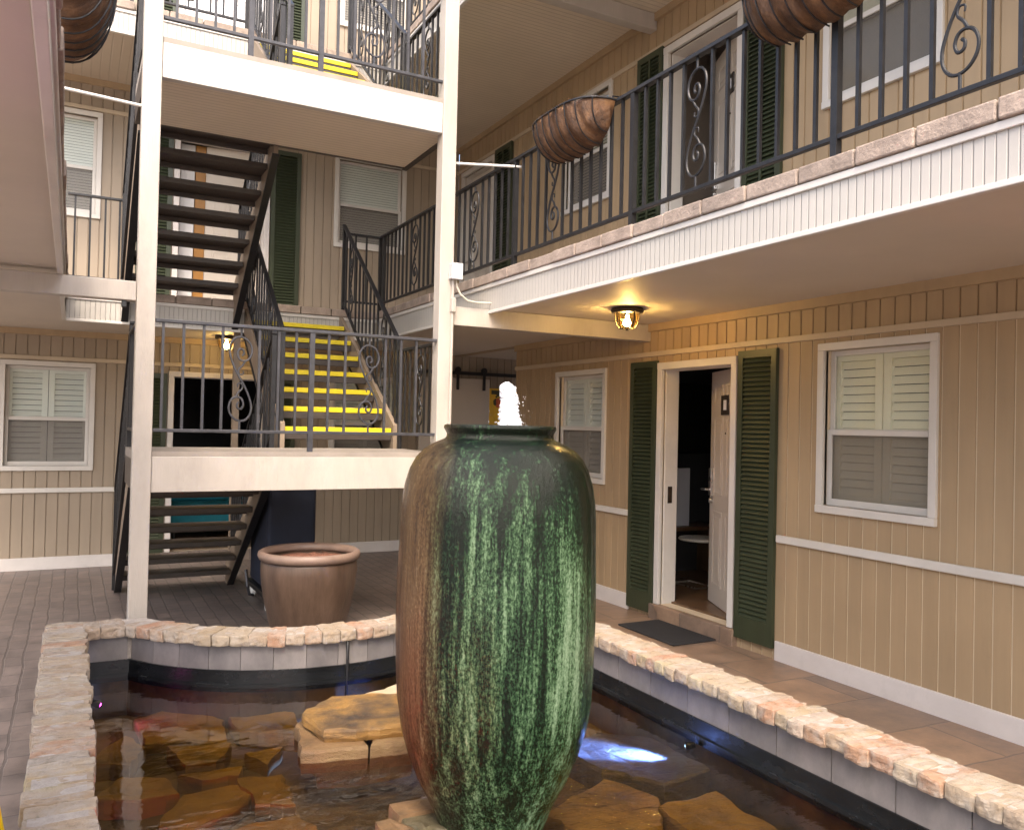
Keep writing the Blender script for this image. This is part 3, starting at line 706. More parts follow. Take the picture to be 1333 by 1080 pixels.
mb = MB(); FR_R.box(mb, 4.66, 5.67, -0.20, 0.05, 0.0, 0.128); mb.build('door_step', M['walk'], RW, bevel=0.006)
door_leaf(RW, (XR + 0.11, 4.775, 0), 64.5, 0.80, 0.15, 2.10, 'door', 1, label='pale panelled door standing ajar')
mb = MB(); FR_R.box(mb, 5.566, 5.574, -0.10, -0.06, 0.98, 1.12); mb.build('strike_plate', M['bronze'], RW)
mb = MB(); mb.box(5.55, 5.63, 6.738, 6.749, 1.50, 1.62); mb.build('light_switch', M['white'], RW, bevel=0.003)
# end wall of the wing at the passage
FR_E = Frame((XR + 0.12, 8.23, 0), (1, 0, 0), (0, 1, 0))
siding(FR_E, RW, 0.0, 2.2, 0.0, 2.51, [], M['siding'])
# upper floors
for z, nm in ((F2, 2.69), (F3, 5.40)):
    o2 = []
    o2.append(window(FR_R, RW, 3.06, 3.93, 1.075 + nm, 2.2 + nm, 'shade', low='screen', label='upper window with grey shade' if nm < 3 else None))
    o2.append(window(FR_R, RW, 6.42, 7.29, 1.075 + nm, 2.2 + nm, 'blind', 'shade'))
    casing(FR_R, RW, 4.69, 5.64, z, 2.165 + nm); o2.append((4.75, 5.58, z, 2.105 + nm))
    casing(FR_R, RW, 8.86, 9.80, z, 2.165 + nm); o2.append((8.92, 9.74, z, 2.105 + nm))
    siding(FR_R, RW, -3.0, YB, z - 0.25, z + 2.47, o2, M['siding'])
    frieze(FR_R, RW, -3.0, YB, 2.225 + nm, z + 2.47)
    louvered(FR_R, RW, 4.285, 4.665, z, 2.19 + nm, True); louvered(FR_R, RW, 5.645, 6.0, z, 2.19 + nm, True); louvered(FR_R, RW, 8.40, 8.82, z, 2.19 + nm, True)
    door_leaf(RW, (XR + 0.11, 4.775, 0), 66, 0.80, z + 0.005, 2.10 + nm, 'door', 1)
    door_leaf(RW, (XR + 0.10, 8.94, 0), 90, 0.79, z + 0.005, 2.10 + nm, 'door', 1, False)
gallery(RW, XG, XR - 0.001, -3.0, YB - 0.001, 2.505, [('x', XG, -3.0, YG - 0.05, -1)], 'soffit_plain')
gallery(RW, XG, XR - 0.001, -3.0, YB - 0.001, 5.215, [('x', XG, -3.0, YG - 0.05, -1)], 'soffit_y')
mb = MB(); mb.box(XR, 6.7, 8.232, YB, 2.505, 2.7); mb.build('passage_ceiling', M['soffit_plain'], RW)
# rooms behind the doors
def room(parent, x0, x1, y0, y1, z0, z1, open_side, wall='room_wall'):
    mb = MB()
    if open_side != 'x0': mb.box(x0 - 0.05, x0, y0, y1, z0, z1)
    if open_side != 'x1': mb.box(x1, x1 + 0.05, y0, y1, z0, z1)
    if open_side != 'y0': mb.box(x0, x1, y0 - 0.05, y0, z0, z1)
    if open_side != 'y1': mb.box(x0, x1, y1, y1 + 0.05, z0, z1)
    mb.box(x0, x1, y0, y1, z1, z1 + 0.05)
    r = mb.build('room_interior', M[wall], parent)
    mb = MB(); mb.box(x0, x1, y0, y1, z0 - 0.05, z0); mb.build('room_floor', M['room_floor'], r)
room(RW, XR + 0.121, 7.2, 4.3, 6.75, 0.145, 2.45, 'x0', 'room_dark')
room(RW, XR + 0.121, 5.9, 4.3, 5.95, F2, 5.1, 'x0', 'room_brown')
room(RW, XR + 0.121, 7.2, 8.4, 10.2, F2, 5.1, 'x0', 'room_wall')

# ---- back wing
BW = root('hotel_wing', 'beige three storey hotel wing across the back behind the stair tower', 'building')
for z, nm in ((0.0, 0.0), (F2, 2.69), (F3, 5.40)):
    ob = []
    kw = dict(kind='louvre', lm='louver_white') if nm == 0 else dict(kind='blind', lm='louver_white')
    ob.append(window(FR_B, BW, -0.66, 0.215, 1.03 + nm, 2.17 + nm, **kw))
    ob.append(window(FR_B, BW, 2.76, 3.68, 1.05 + nm, 2.18 + nm, **kw))
    zb = 0.12 if nm == 0 else z
    casing(FR_B, BW, 0.94, 1.99, zb, 2.13 + nm, m='white_cool'); ob.append((1.0, 1.93, zb, 2.07 + nm))
    x1 = 6.7 if nm == 0 else XR
    top = 2.51 if nm == 0 else z + 2.47
    siding(FR_B, BW, -4.0, x1, z if nm == 0 else z - 0.25, top, ob, M['siding_back'])
    frieze(FR_B, BW, -4.0, x1 if nm else 4.4, 2.225 + nm, top)
    louvered(FR_B, BW, 0.57, 0.925, zb, 2.10 + nm); louvered(FR_B, BW, 2.0, 2.345, zb, 2.10 + nm)
    if nm == 0:
        strip(FR_B, BW, 'baseboard', -4.0, 6.7, 0.0, 0.02, 0.0, 0.13, M['white_cool'], [(0.57, 2.345)])
        strip(FR_B, BW, 'chair_rail', -4.0, 4.4, 0.0, 0.028, 0.80, 0.85, M['white'], [(0.57, 2.345)], 0.008)
        mb = MB(); FR_B.box(mb, 0.9, 2.03, -0.2, 0.05, 0, 0.118); mb.build('door_step', M['paver'], BW)
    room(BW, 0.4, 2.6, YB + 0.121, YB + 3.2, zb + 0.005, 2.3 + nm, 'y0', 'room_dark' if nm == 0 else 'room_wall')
door_leaf(BW, (1.92, YB + 0.13, 0), 176, 0.62, F2 + 0.01, 2.06 + 2.69, 'door', 1, False, False)
mb = MB(); mb.box(1.19, 1.30, YB + 0.20, YB + 0.24, F2 + 0.005, F2 + 2.0); mb.build('orange_strip', M['orange'], BW)  # upright orange wood strip inside the doorway
mb = MB(); mb.box(1.03, 1.18, YB + 0.21, YB + 0.23, F2 + 0.005, F2 + 2.0); mb.build('gap_fill_panel', M['door_white'], BW)  # added white panel, brightens the dark gap beside the orange strip
door_leaf(BW, (1.01, YB + 0.04, 0), 0, 0.91, F3 + 0.01, 2.06 + 5.40, 'door_white', -1, False, False)
gallery(BW, XLG, XG, YG, YB - 0.001, 2.505, [('y', YG, XLG + 0.03, XG - 0.05, -1)], 'soffit_plain')
gallery(BW, XLG, XG, YG, YB - 0.001, 5.215, [('y', YG, XLG - 1.5, XG - 0.05, -1)], 'soffit')
mb = MB(); mb.box(XL, XLG, YG + 0.002, YB, 5.215, 5.46); mb.build('soffit', M['soffit'], BW)
mb = MB(); mb.box(1.415, 1.475, YG + 0.05, YG + 0.11, 0.0, 2.505); mb.build('gallery_prop', M['stringer'], BW)

# ---- left wing
LW = root('hotel_wing', 'left hotel wing with its gallery overhanging the pond edge', 'building')
gallery(LW, XL, XLG, -3.0, YB - 0.001, 2.505, [('x', XLG, -3.0, YG - 0.05, 1)], 'soffit_plain')

# ------------------------------------------------------------------ stair tower
def post(x0, x1, label):
    mb = MB(); mb.box(x0, x1, YP - 0.04, YP + 0.075, 0.0, 8.2)
    return tag(mb.build('support_post', M['beam'], origin=None, bevel=0.005), label, 'post')
post(0.345, 0.458, 'tall cream square post at the left front of the stair tower')
post(2.42, 2.533, 'tall cream square post behind the urn carrying the grey junction box')
def beam(x0, x1, z0, z1, label):
    mb = MB(); mb.box(x0, x1, YP - 0.03, YP + 0.065, z0, z1); tag(mb.build('cross_beam', M['beam'], bevel=0.005), label, 'beam', 'cream cross beams under the galleries')
beam(XL, 0.343, 2.345, 2.468, 'cream beam from the left post to the left wing')
beam(2.535, XR, 2.36, 2.503, 'cream beam from the right post past the lit ceiling lamp')
beam(2.535, XR, 5.07, 5.213, 'cream beam under the top gallery soffit at upper right')

def landing(z, label, fz0):
    t = root('stair_landing', label, 'landing')
    mb = MB(); mb.box(0.36, 2.52, YP + 0.08, YS, z - 0.06, z); mb.box(0.46, 2.418, YP - 0.028, YP + 0.08, z - 0.03, z + 0.004); mb.build('deck', M['concrete'], t)
    mb = MB(); mb.box(0.46, 2.418, YP - 0.03, YP + 0.03, fz0, z - 0.0301); mb.build('front_beam', M['beam'] if z < 2 else M['white_board'], t, bevel=0.004)
    mb = MB(); mb.box(0.40, 2.48, YS - 0.05, YS + 0.02, fz0 + 0.02, z - 0.001); mb.build('rear_beam', M['tread'], t)
    mb = MB(); mb.box(0.37, 2.51, YP + 0.035, YS - 0.055, fz0 + 0.012, fz0 + 0.03); mb.build('soffit', M['soffit_y'], t)
    for xa in (0.36, 2.48):
        mb = MB(); mb.box(xa, xa + 0.04, YP + 0.08, YS, fz0, z - 0.061); mb.build('side_beam', M['tread'], t)
    return t
landing(L1, 'lower half-landing with deep white front beam and scrolled railing', 1.125)
landing(L2, 'upper half-landing with bright white front beam near the top of the photo', 3.80)

def flight(name_label, x0, x1, z0, z1, toward, yellow):
    """toward=True: climbs towards the camera from YG to YS; else from YS up to YG"""
    t = root('stair_flight', name_label, 'stairs'); n = 8; rise = (z1 - z0) / n; run = (YG - 0.02 - YS) / (n - 1)
    for k in range(1, n):
        z = z0 + rise * k
        ya = (YG - 0.02) - (k - 1) * run if toward else YS + 0.02 + (k - 1) * run
        s = -1 if toward else 1
        p, q = sorted((ya, ya + s * (run + 0.03)))
        mb = MB(); mb.box(x0 + 0.04, x1 - 0.04, p, q, z - 0.045, z)
        f0, f1 = sorted((ya, ya + s * 0.03)); mb.box(x0 + 0.04, x1 - 0.04, f0, f1, z - 0.085 if toward else z - 0.10, z - 0.0451)
        tr = mb.build('tread', M['tread'], t, bevel=0.004)
        if yellow:
            mb = MB(); f0, f1 = sorted((ya - s * 0.004, ya + s * 0.06)); mb.box(x0 + 0.042, x1 - 0.042, f0, f1, z - 0.040, z + 0.003); mb.build('nosing', M['yellow'], tr, bevel=0.004)
    for xa in (x0, x1 - 0.035):
        mb = MB(); ya, yb = (YG - 0.0, YS) if toward else (YS, YG)
        if toward: pr = [(ya + 0.05, z0 - 0.0), (ya - 0.12, z0), (yb, z1 - 0.30), (yb, z1 - 0.02), (ya + 0.05, z0 + 0.20)] if z0 < 0.1 else [(ya + 0.02, z0 - 0.22), (ya - 0.02, z0 - 0.24), (yb, z1 - 0.30), (yb, z1 - 0.0), (ya + 0.02, z0 + 0.17)]
        else: pr = [(ya - 0.02, z0 - 0.10), (ya + 0.1, z0 - 0.10), (yb - 0.01, z1 - 0.27), (yb - 0.01, z1 - 0.02), (ya - 0.02, z0 + 0.20)]
        vs = [[mb.bm.verts.new((x, y, z)) for y, z in pr] for x in (xa, xa + 0.035)]
        mb.bm.faces.new(vs[0]); mb.bm.faces.new(vs[1][::-1])
        for i in range(len(pr)): mb.bm.faces.new((vs[0][i], vs[0][(i + 1) % len(pr)], vs[1][(i + 1) % len(pr)], vs[1][i]))
        st = mb.build('stringer', M['stringer'] , t)
        mb = MB(); inner_s = 1 if xa == x0 else -1
        # dark steel flange along the lower edge
        lo = pr[1:3]; mb.hexa([(x, y + 0.0, z + dz) for x in (xa - 0.012, xa + 0.047) for (y, z) in lo for dz in (-0.022, -0.001)])
        mb.build('flange', M['iron'], st)
    return t
flight('lowest open-riser flight with dark treads climbing from the paving to the lower landing', 0.395, 1.42, 0.0, L1, True, False)
flight('flight with seven yellow nosings climbing away from the lower landing', 1.49, 2.485, L1, F2, False, True)
flight('open-riser dark brown flight seen from below under the upper landing', 0.395, 1.42, F2, L2, True, False)
flight('topmost flight with yellow nosings above the upper landing', 1.49, 2.485, L2, F3, False, True)

# ------------------------------------------------------------------ railings
def scroll_pts(h, w, flip=1):
    half = [(0.00, 0.0), (0.30, -0.07), (0.72, -0.19), (0.98, -0.31), (0.92, -0.41), (0.55, -0.48), (0.05, -0.50), (-0.50, -0.47), (-0.88, -0.40), (-0.95, -0.32), (-0.72, -0.245), (-0.30, -0.215), (0.12, -0.235), (0.30, -0.30), (0.12, -0.355), (-0.18, -0.345), (-0.25, -0.30), (-0.08, -0.275)]
    return [(x * w * flip, z * h) for x, z in half]
def catmull(p, n=4):
    out = []
    for i in range(len(p) - 1):
        p0, p1, p2, p3 = p[max(i - 1, 0)], p[i], p[i + 1], p[min(i + 2, len(p) - 1)]
        for k in range(n):
            t = k / n
            out.append(tuple(0.5 * (2 * p1[j] + (p2[j] - p0[j]) * t + (2 * p0[j] - 5 * p1[j] + 4 * p2[j] - p3[j]) * t * t + (3 * p1[j] - p0[j] - 3 * p2[j] + p3[j]) * t ** 3) for j in range(2)))
    return out + [p[-1]]
def scroll_mesh(h, w, r, zt, zb, slope=0.0):
    """scroll centred on local origin in the local x-z plane; stems reach zt above and zb below"""
    mb = MB()
    def put(pts, rr): mb.tube([(x, 0, z + x * slope) for x, z in pts], rr, 6)
    a = catmull(scroll_pts(h, w)); b = [(-x, -z) for x, z in a]
    put(a[::-1] + b[1:], r)
    for sg in (1, -1):
        hk = catmull([(-0.42 * w, -0.225 * h), (-0.15 * w, -0.16 * h), (0.18 * w, -0.11 * h), (0.10 * w, -0.055 * h), (-0.22 * w, -0.06 * h), (-0.20 * w, -0.10 * h)])
        put([(sg * x, sg * z) for x, z in hk], [r * (1 - 0.5 * i / len(hk)) for i in range(len(hk))])
    mb.tube([(0, 0, 0.49 * h), (0, 0, zt)], r, 6); mb.tube([(0, 0, -0.49 * h), (0, 0, zb)], r, 6)
    return mb
cache = {}
def inst(parent, name, key, fn, m, loc, rz):
    if key not in cache:
        o = fn().build(name, m, parent); cache[key] = o
    else:
        o = cache[key].copy(); col.objects.link(o); o.parent = parent; o.name = name
    o.location = loc; o.rotation_euler = (0, 0, rz); return o
def railing(label, A, B, lo, hi, posts, bals, scrolls, m='iron', base=0.0, group='iron railings of the galleries and stairs', rr=0.0085, sw=0.075, cap=0.016):
    """A,B: 3-D foot points on the walking line; lo/hi: rail heights above it; posts/bals/scrolls: distances (m, along plan) from A"""
    A, B = Vector(A), Vector(B); pl = Vector((B.x - A.x, B.y - A.y, 0)); L = pl.length; d = pl / L; sl = (B.z - A.z) / L; rz = math.atan2(d.y, d.x)
    t = root('railing', label, 'railing', A, group); t['group'] = group
    nn = Vector((-d.y, d.x, 0))
    def bar(name, h, hw, hh):
        mb = MB(); e0 = Vector((0, 0, h)); e1 = d * L + Vector((0, 0, h + sl * L))
        mb.hexa([p + nn * s + Vector((0, 0, z)) for p in (e0, e1) for s in (-hw, hw) for z in (-hh, hh)])
        return mb.build(name, M[m], t, bevel=0.003)
    bar('top_rail', hi, 0.020, cap * 0.7); bar('bottom_rail', lo, 0.014, 0.011)
    def stick(z0, z1, r):
        def f():
            mb = MB(); mb.box(-r, r, -r, r, z0, z1); return mb
        return f
    for s in posts:
        inst(t, 'newel_post', ('p', m, round(base, 3), hi), stick(base, hi - 0.004, 0.017), M[m], d * s + Vector((0, 0, sl * s)), rz)
    for s in bals:
        inst(t, 'baluster', ('b', m, lo, hi), stick(lo + 0.008, hi - 0.008, rr), M[m], d * s + Vector((0, 0, sl * s)), rz)
    for s in scrolls:
        mid = (lo + hi) / 2; hh = (hi - lo) * 0.80
        inst(t, 'scroll', ('s', m, lo, hi, sw, round(sl, 3)), lambda: scroll_mesh(hh, sw, 0.0075, hi - mid - 0.01, lo - mid + 0.01, sl * 0.0), M[m], d * s + Vector((0, 0, sl * s + mid)), rz)
    return t
def spread(L, pitch, skip, off=0.0):
    n = int(round(L / pitch)); return [L * i / n for i in range(1, n) if all(abs(L * i / n - s) > pitch * 0.55 for s in skip)]
# right gallery, 2nd floor (from near to far)
XRL = 2.905; y0, y1 = 1.03, YG + 0.05
posts = [2.52 + 1.483 * k - y0 for k in range(-1, 5) if y0 <= 2.52 + 1.483 * k <= y1 - 0.05] + [y1 - y0 - 0.02]
scr = [1.95 + 1.49 * k - y0 for k in range(0, 5) if 1.95 + 1.49 * k < y1 - 0.2]
scr[3] = 6.2 - y0; scr[4] = 7.55 - y0
sk = posts + scr
bal = []
pp = sorted(posts)
for a, b in zip(pp[:-1], pp[1:]):
    n = round((b - a) / 0.114)
    bal += [a + (b - a) * i / n for i in range(1, n) if all(abs(a + (b - a) * i / n - s) > 0.06 for s in scr)]
railing('long black scrolled railing along the right second-floor gallery', (XRL, y0, F2 + 0.028), (XRL, y1, F2 + 0.028), 0.105, 0.825, posts, bal, scr)
railing('black railing of the right top gallery glimpsed behind the right post', (XRL, 5.2, F3 + 0.028), (XRL, YG + 0.05, F3 + 0.028), 0.105, 0.825, [0.3, 1.8, 3.3], spread(3.4, 0.114, [0.3, 1.8, 3.3, 1.05, 2.5]), [1.05, 2.5])
# back gallery 2nd floor
railing('short plain black railing at the left end of the back second-floor gallery', (XLG + 0.02, YG + 0.035, F2 + 0.028), (0.40, YG + 0.035, F2 + 0.028), 0.105, 0.86, [0.49], [0.06, 0.185, 0.31, 0.43], [])
railing('short black railing between the yellow stair and the right gallery corner', (2.50, YG + 0.035, F2 + 0.028), (XRL - 0.02, YG + 0.035, F2 + 0.028), 0.105, 0.825, [0.01], [0.13, 0.25], [])
railing('black scrolled railing of the top back gallery above the upper landing', (XLG - 1.0, YG + 0.035, F3 + 0.028), (1.47, YG + 0.035, F3 + 0.028), 0.105, 0.86, [0.02, 1.5, 2.55], spread(2.57, 0.125, [1.5, 2.0, 0.75]), [0.75, 2.0])
# left gallery
railing('black railing of the left gallery behind the hanging basket', (XLG - 0.06, 1.0, F2 + 0.028), (XLG - 0.06, YG, F2 + 0.028), 0.105, 0.825, [0.0, 1.5, 3.0, 4.5, 6.0, 7.4], spread(7.5, 0.125, [0.0, 1.5, 3.0, 4.5, 6.0, 7.4]), [])
# landing 1
fx = 0.46; sc = [1.0 - fx, 1.90 - fx]
railing('worn grey scrolled railing across the front of the lower landing', (fx, YP, L1 + 0.004), (2.42, YP, L1 + 0.004), 0.135, 0.845, [1.48 - fx], [x - fx for x in (0.51, 0.635, 0.76, 0.88, 1.12, 1.25, 1.37, 1.60, 1.72, 2.02, 2.14, 2.26)], sc, 'iron_grey')
railing('railing on the left side of the lower landing', (0.38, YP + 0.09, L1), (0.38, YS, L1), 0.135, 0.845, [0.88], spread(0.88, 0.115, []), [], 'iron')
railing('scrolled railing on the right side of the lower landing', (2.50, YP + 0.09, L1), (2.50, YS, L1), 0.135, 0.845, [0.88], spread(0.88, 0.115, [0.42]), [0.42], 'iron')
# landing 2
railing('grey scrolled railing across the front of the upper landing', (fx, YP, L2 + 0.004), (2.42, YP, L2 + 0.004), 0.135, 0.845, [0.99 - fx + 0.02, 1.49 - fx], [x - fx for x in (0.54, 0.66, 0.78, 0.90, 1.14, 1.26, 1.38, 1.61, 1.73, 2.02, 2.14, 2.26)], [1.88 - fx], 'iron_grey')
railing('railing on the left side of the upper landing', (0.38, YP + 0.09, L2), (0.38, YS, L2), 0.135, 0.845, [0.88], spread(0.88, 0.115, []), [], 'iron')
railing('scrolled railing on the right side of the upper landing', (2.50, YP + 0.09, L2), (2.50, YS, L2), 0.135, 0.845, [0.88], spread(0.88, 0.115, [0.42]), [0.42], 'iron')
# sloped stair rails
Ls = YG - YS
def srail(lbl, x, za, zb, toward, sc=(0.5, 1.3)):
    A = (x, YS, zb if toward else za); B = (x, YG, za if toward else zb)
    railing(lbl, A, B, 0.13, 0.93, [0.02, Ls - 0.02], spread(Ls, 0.115, list(sc) + [0.02, Ls - 0.02]), list(sc), 'iron', base=-0.02, sw=0.055)
srail('sloping railing on the left of the lowest flight', 0.385, 0.0, L1, True)
srail('sloping railing between the lowest flight and the yellow stair', 1.43, 0.0, L1, True)
srail('sloping railing on the left of the yellow stair', 1.50, L1, F2, False)
srail('sloping scrolled railing on the right of the yellow stair', 2.49, L1, F2, False, (0.42, 1.45))
srail('sloping railing on the left of the brown upper flight', 0.385, F2, L2, True)
srail('sloping railing on the right of the brown upper flight', 1.43, F2, L2, True)
srail('sloping railing on the left of the topmost flight', 1.50, L2, F3, False)
srail('sloping scrolled railing on the right of the topmost flight', 2.49, L2, F3, False)

# ------------------------------------------------------------------ hanging baskets
def basket(label, x, yc, zt, sg, half=0.43, dep=0.25, H=0.30):
    t = root('hanging_planter', label, 'planter', (x, yc, zt), 'coconut fibre baskets hung on the railings')
    mb = MB(); nu, nv = 56, 14; rows = []
    for i in range(nu + 1):
        u = -1 + 2 * i / nu; e = (1 - abs(u) ** 3.2) ** 0.5 if abs(u) < 1 else 0.0
        e = 0.16 + 0.84 * e; row = []
        for j in range(nv + 1):
            th = math.pi / 2 * j / nv
            rib = 0.93 + 0.07 * abs(math.sin(u * half / 0.062 * math.pi / 2 + j * 0.12))
            nz = noise.noise(Vector((u * 5, j * 0.3, yc))) * 0.012
            px = sg * (0.015 + dep * e * math.cos(th) ** 0.8 * rib + nz); pz = -H * (0.3 + 0.7 * e) * math.sin(th) * rib
            row.append(mb.bm.verts.new((px, u * half * (1 - 0.10 * j / nv), pz)))
        row.append(mb.bm.verts.new((sg * 0.004, u * half * 0.9, -H * (0.3 + 0.7 * e) * 0.9)))
        row.append(mb.bm.verts.new((sg * 0.004, u * half, 0.0)))
        rows.append(row)
    n = len(rows[0])
    for i in range(nu):
        for j in range(n): mb.bm.faces.new((rows[i][j], rows[i][(j + 1) % n], rows[i + 1][(j + 1) % n], rows[i + 1][j]))
    mb.bm.faces.new(rows[0]); mb.bm.faces.new(rows[-1][::-1])
    mb.build('coconut_liner', M['coco'], t, smooth=True)
    mb = MB()
    rim = []
    for i in range(41):
        u = -1 + 2 * i / 40; e = 0.16 + 0.84 * ((1 - abs(u) ** 3.2) ** 0.5 if abs(u) < 1 else 0); rim.append((sg * (0.02 + dep * e), u * half, 0.004))
    mb.tube([(0, -half, 0.004)] + rim + [(0, half, 0.004)], 0.007, 6)
    for k in range(9):
        u = -0.92 + 1.84 * k / 8; e = 0.16 + 0.84 * ((1 - abs(u) ** 3.2) ** 0.5)
        mb.tube([(sg * (0.02 + (dep + 0.004) * e * math.cos(math.pi / 2 * j / 10) ** 0.8), u * half * (1 - 0.10 * j / 10), -(H + 0.004) * (0.3 + 0.7 * e) * math.sin(math.pi / 2 * j / 10)) for j in range(11)], 0.004, 5)
    mb.build('wire_frame', M['iron'], t)
    mb = MB(); rf = random.Random(int(yc * 100))
    for _ in range(150):
        u = rf.uniform(-0.97, 0.97); e = 0.16 + 0.84 * ((1 - abs(u) ** 3.2) ** 0.5); th = rf.choice((0.0, 0.0, rf.uniform(0, 1.5)))
        p = Vector((sg * (0.015 + dep * e * math.cos(th) ** 0.8), u * half * (1 - 0.1 * th / 1.57), -H * (0.3 + 0.7 * e) * math.sin(th)))
        d = Vector((sg * rf.uniform(0.0, 0.03), rf.uniform(-0.03, 0.03), rf.uniform(-0.012, 0.03)))
        mb.tube([p, p + d * 0.5 + Vector((0, 0, 0.004)), p + d], [0.0011, 0.0009, 0.0004], 3)
    mb.build('loose_fibres', M['coco'], t)['kind'] = 'stuff'
    mb = MB()
    for yy in (-half + 0.02, half - 0.02): mb.tube([(sg * 0.01, yy, -0.02), (sg * 0.01, yy, 0.03), (-sg * 0.03, yy, 0.035), (-sg * 0.03, yy, 0.0)], 0.006, 6)
    mb.build('hook', M['iron'], t)
basket('brown coconut basket hung mid-way on the right gallery railing', 2.882, 4.54, 3.60, -1, 0.38, 0.23, 0.25)
basket('brown coconut basket at the top edge of the photo on the right gallery railing', 2.882, 2.60, 3.62, -1, 0.35, 0.23, 0.25)
basket('brown coconut basket on the left gallery railing in the upper left corner', -0.10, 4.10, 3.56, 1, 0.38, 0.21, 0.36)

# ------------------------------------------------------------------ ceiling lamps
def lamp(label, x, y, z, watt):
    t = root('ceiling_lamp', label, 'lamp', (x, y, z), 'round bronze and glass ceiling lamps')
    MB().lathe([(0.02, 0), (0.115, -0.002), (0.125, -0.018), (0.118, -0.034), (0.10, -0.038), (0.02, -0.038)], 32).build('ceiling_plate', M['bronze'], t, smooth=True)
    MB().lathe([(0.088, -0.039), (0.086, -0.085), (0.072, -0.125), (0.055, -0.148), (0.03, -0.152)], 8, closed=True).build('glass_shade', M['amber'], t)
    mb = MB()
    for k in range(8):
        a = 2 * math.pi * k / 8
        mb.tube([(r * math.cos(a), r * math.sin(a), q) for r, q in ((0.092, -0.037), (0.090, -0.085), (0.076, -0.125), (0.058, -0.150), (0.03, -0.154))], 0.0045, 5)
    mb.tube([(0, 0, -0.148), (0, 0, -0.168)], 0.012, 8); mb.build('cage', M['bronze'], t)
    MB().lathe([(0.004, -0.138), (0.022, -0.130), (0.030, -0.112), (0.024, -0.09), (0.013, -0.072), (0.013, -0.05)], 14).build('bulb', M['flame'], t, smooth=True)
    ld = bpy.data.lights.new('lamp_light', 'POINT'); ld.energy = watt; ld.color = (1.0, 0.66, 0.26); ld.shadow_soft_size = 0.03
    lo = bpy.data.objects.new('lamp_light', ld); col.objects.link(lo); lo.parent = t; lo.location = (0, 0, -0.10)
lamp('lit bronze lamp on the soffit beside the right wing door', 3.66, 5.08, 2.503, 24)
lamp('lit bronze lamp above the dark back doorway behind the stairs', 1.46, 9.35, 2.503, 0.8)

# ------------------------------------------------------------------ urn and jet
prof = [(0.0, -0.16), (0.155, -0.16), (0.165, -0.10), (0.190, 0.0), (0.241, 0.13), (0.298, 0.24), (0.338, 0.34), (0.366, 0.44), (0.382, 0.55), (0.389, 0.68), (0.392, 0.85), (0.391, 1.00), (0.388, 1.12), (0.386, 1.22), (0.381, 1.30), (0.370, 1.37), (0.352, 1.43), (0.328, 1.475), (0.296, 1.508), (0.262, 1.529), (0.233, 1.541), (0.216, 1.549), (0.211, 1.557), (0.210, 1.567), (0.217, 1.580), (0.222, 1.590), (0.220, 1.600), (0.210, 1.604), (0.198, 1.600), (0.190, 1.585), (0.188, 1.56), (0.30, 1.46), (0.34, 1.3), (0.33, 0.9), (0.2, 0.3), (0.0, 0.28)]
P2 = []
for (r0, z0), (r1, z1) in zip(prof[:-1], prof[1:]):
    for k in range(3): P2.append((r0 + (r1 - r0) * k / 3, z0 + (z1 - z0) * k / 3))
mb = MB().lathe([(max(r, 0.001), z) for r, z in P2 + [prof[-1]]], 160)
for v in mb.bm.verts:
    k = 1 + 0.010 * noise.noise(Vector((v.co.x * 4, v.co.y * 4, v.co.z * 3))) + 0.003 * noise.noise(v.co * 18)
    v.co.x *= k; v.co.y *= k
urn = mb.build('fountain_urn', M['urn'], smooth=True); urn.location = URN
tag(urn, 'tall green drip-glazed ceramic urn bubbling with water in the pond', 'urn')
MB().lathe([(0.001, 1.596), (0.10, 1.594), (0.1915, 1.592)], 64, closed=True).build('urn_water', M['water'], urn, smooth=True)
# jet
mb = MB(); nr, nth = 44, 30; rows = []
for i in range(nr + 1):
    f = i / nr; z = 1.59 + 0.185 * f
    rad = 0.044 * (1 - 0.42 * f) * (1 + 0.05 * math.sin(f * 9 + 1)) * (1 if f < 0.9 else max(0.05, (1 - f) / 0.1) ** 0.5); cx = -0.020 * f
    row = []
    for k in range(nth):
        a = 2 * math.pi * k / nth; nn = noise.noise(Vector((math.cos(a) * 2.2, math.sin(a) * 2.2, z * 22))) * 0.45 + noise.noise(Vector((math.cos(a) * 6, math.sin(a) * 6, z * 90))) * 0.5
        r = max(0.003, rad * (1 + 0.6 * nn)); row.append(mb.bm.verts.new((URN.x + 0.048 + cx + r * math.cos(a), URN.y + r * math.sin(a), z + 0.006 * nn)))
    rows.append(row)
for i in range(nr):
    for k in range(nth): mb.bm.faces.new((rows[i][k], rows[i][(k + 1) % nth], rows[i + 1][(k + 1) % nth], rows[i + 1][k]))
mb.bm.faces.new(rows[-1]); mb.bm.faces.new(rows[0][::-1])
rnd = random.Random(5)
for _ in range(60):
    a = rnd.uniform(0, 6.283); f = rnd.random() ** 1.6; rr = 0.045 + rnd.random() ** 2 * 0.10 * (1 - f * 0.7); s = rnd.uniform(0.0008, 0.0026)
    bmesh.ops.create_icosphere(mb.bm, subdivisions=1, radius=s, matrix=Matrix.Translation((URN.x + 0.048 + rr * math.cos(a), URN.y + rr * math.sin(a), 1.595 + 0.12 * f + 0.01 * rnd.random())))
tag(mb.build('water_jet', M['foam'], smooth=True), 'white bubbling water jet rising from the mouth of the urn', 'fountain jet')

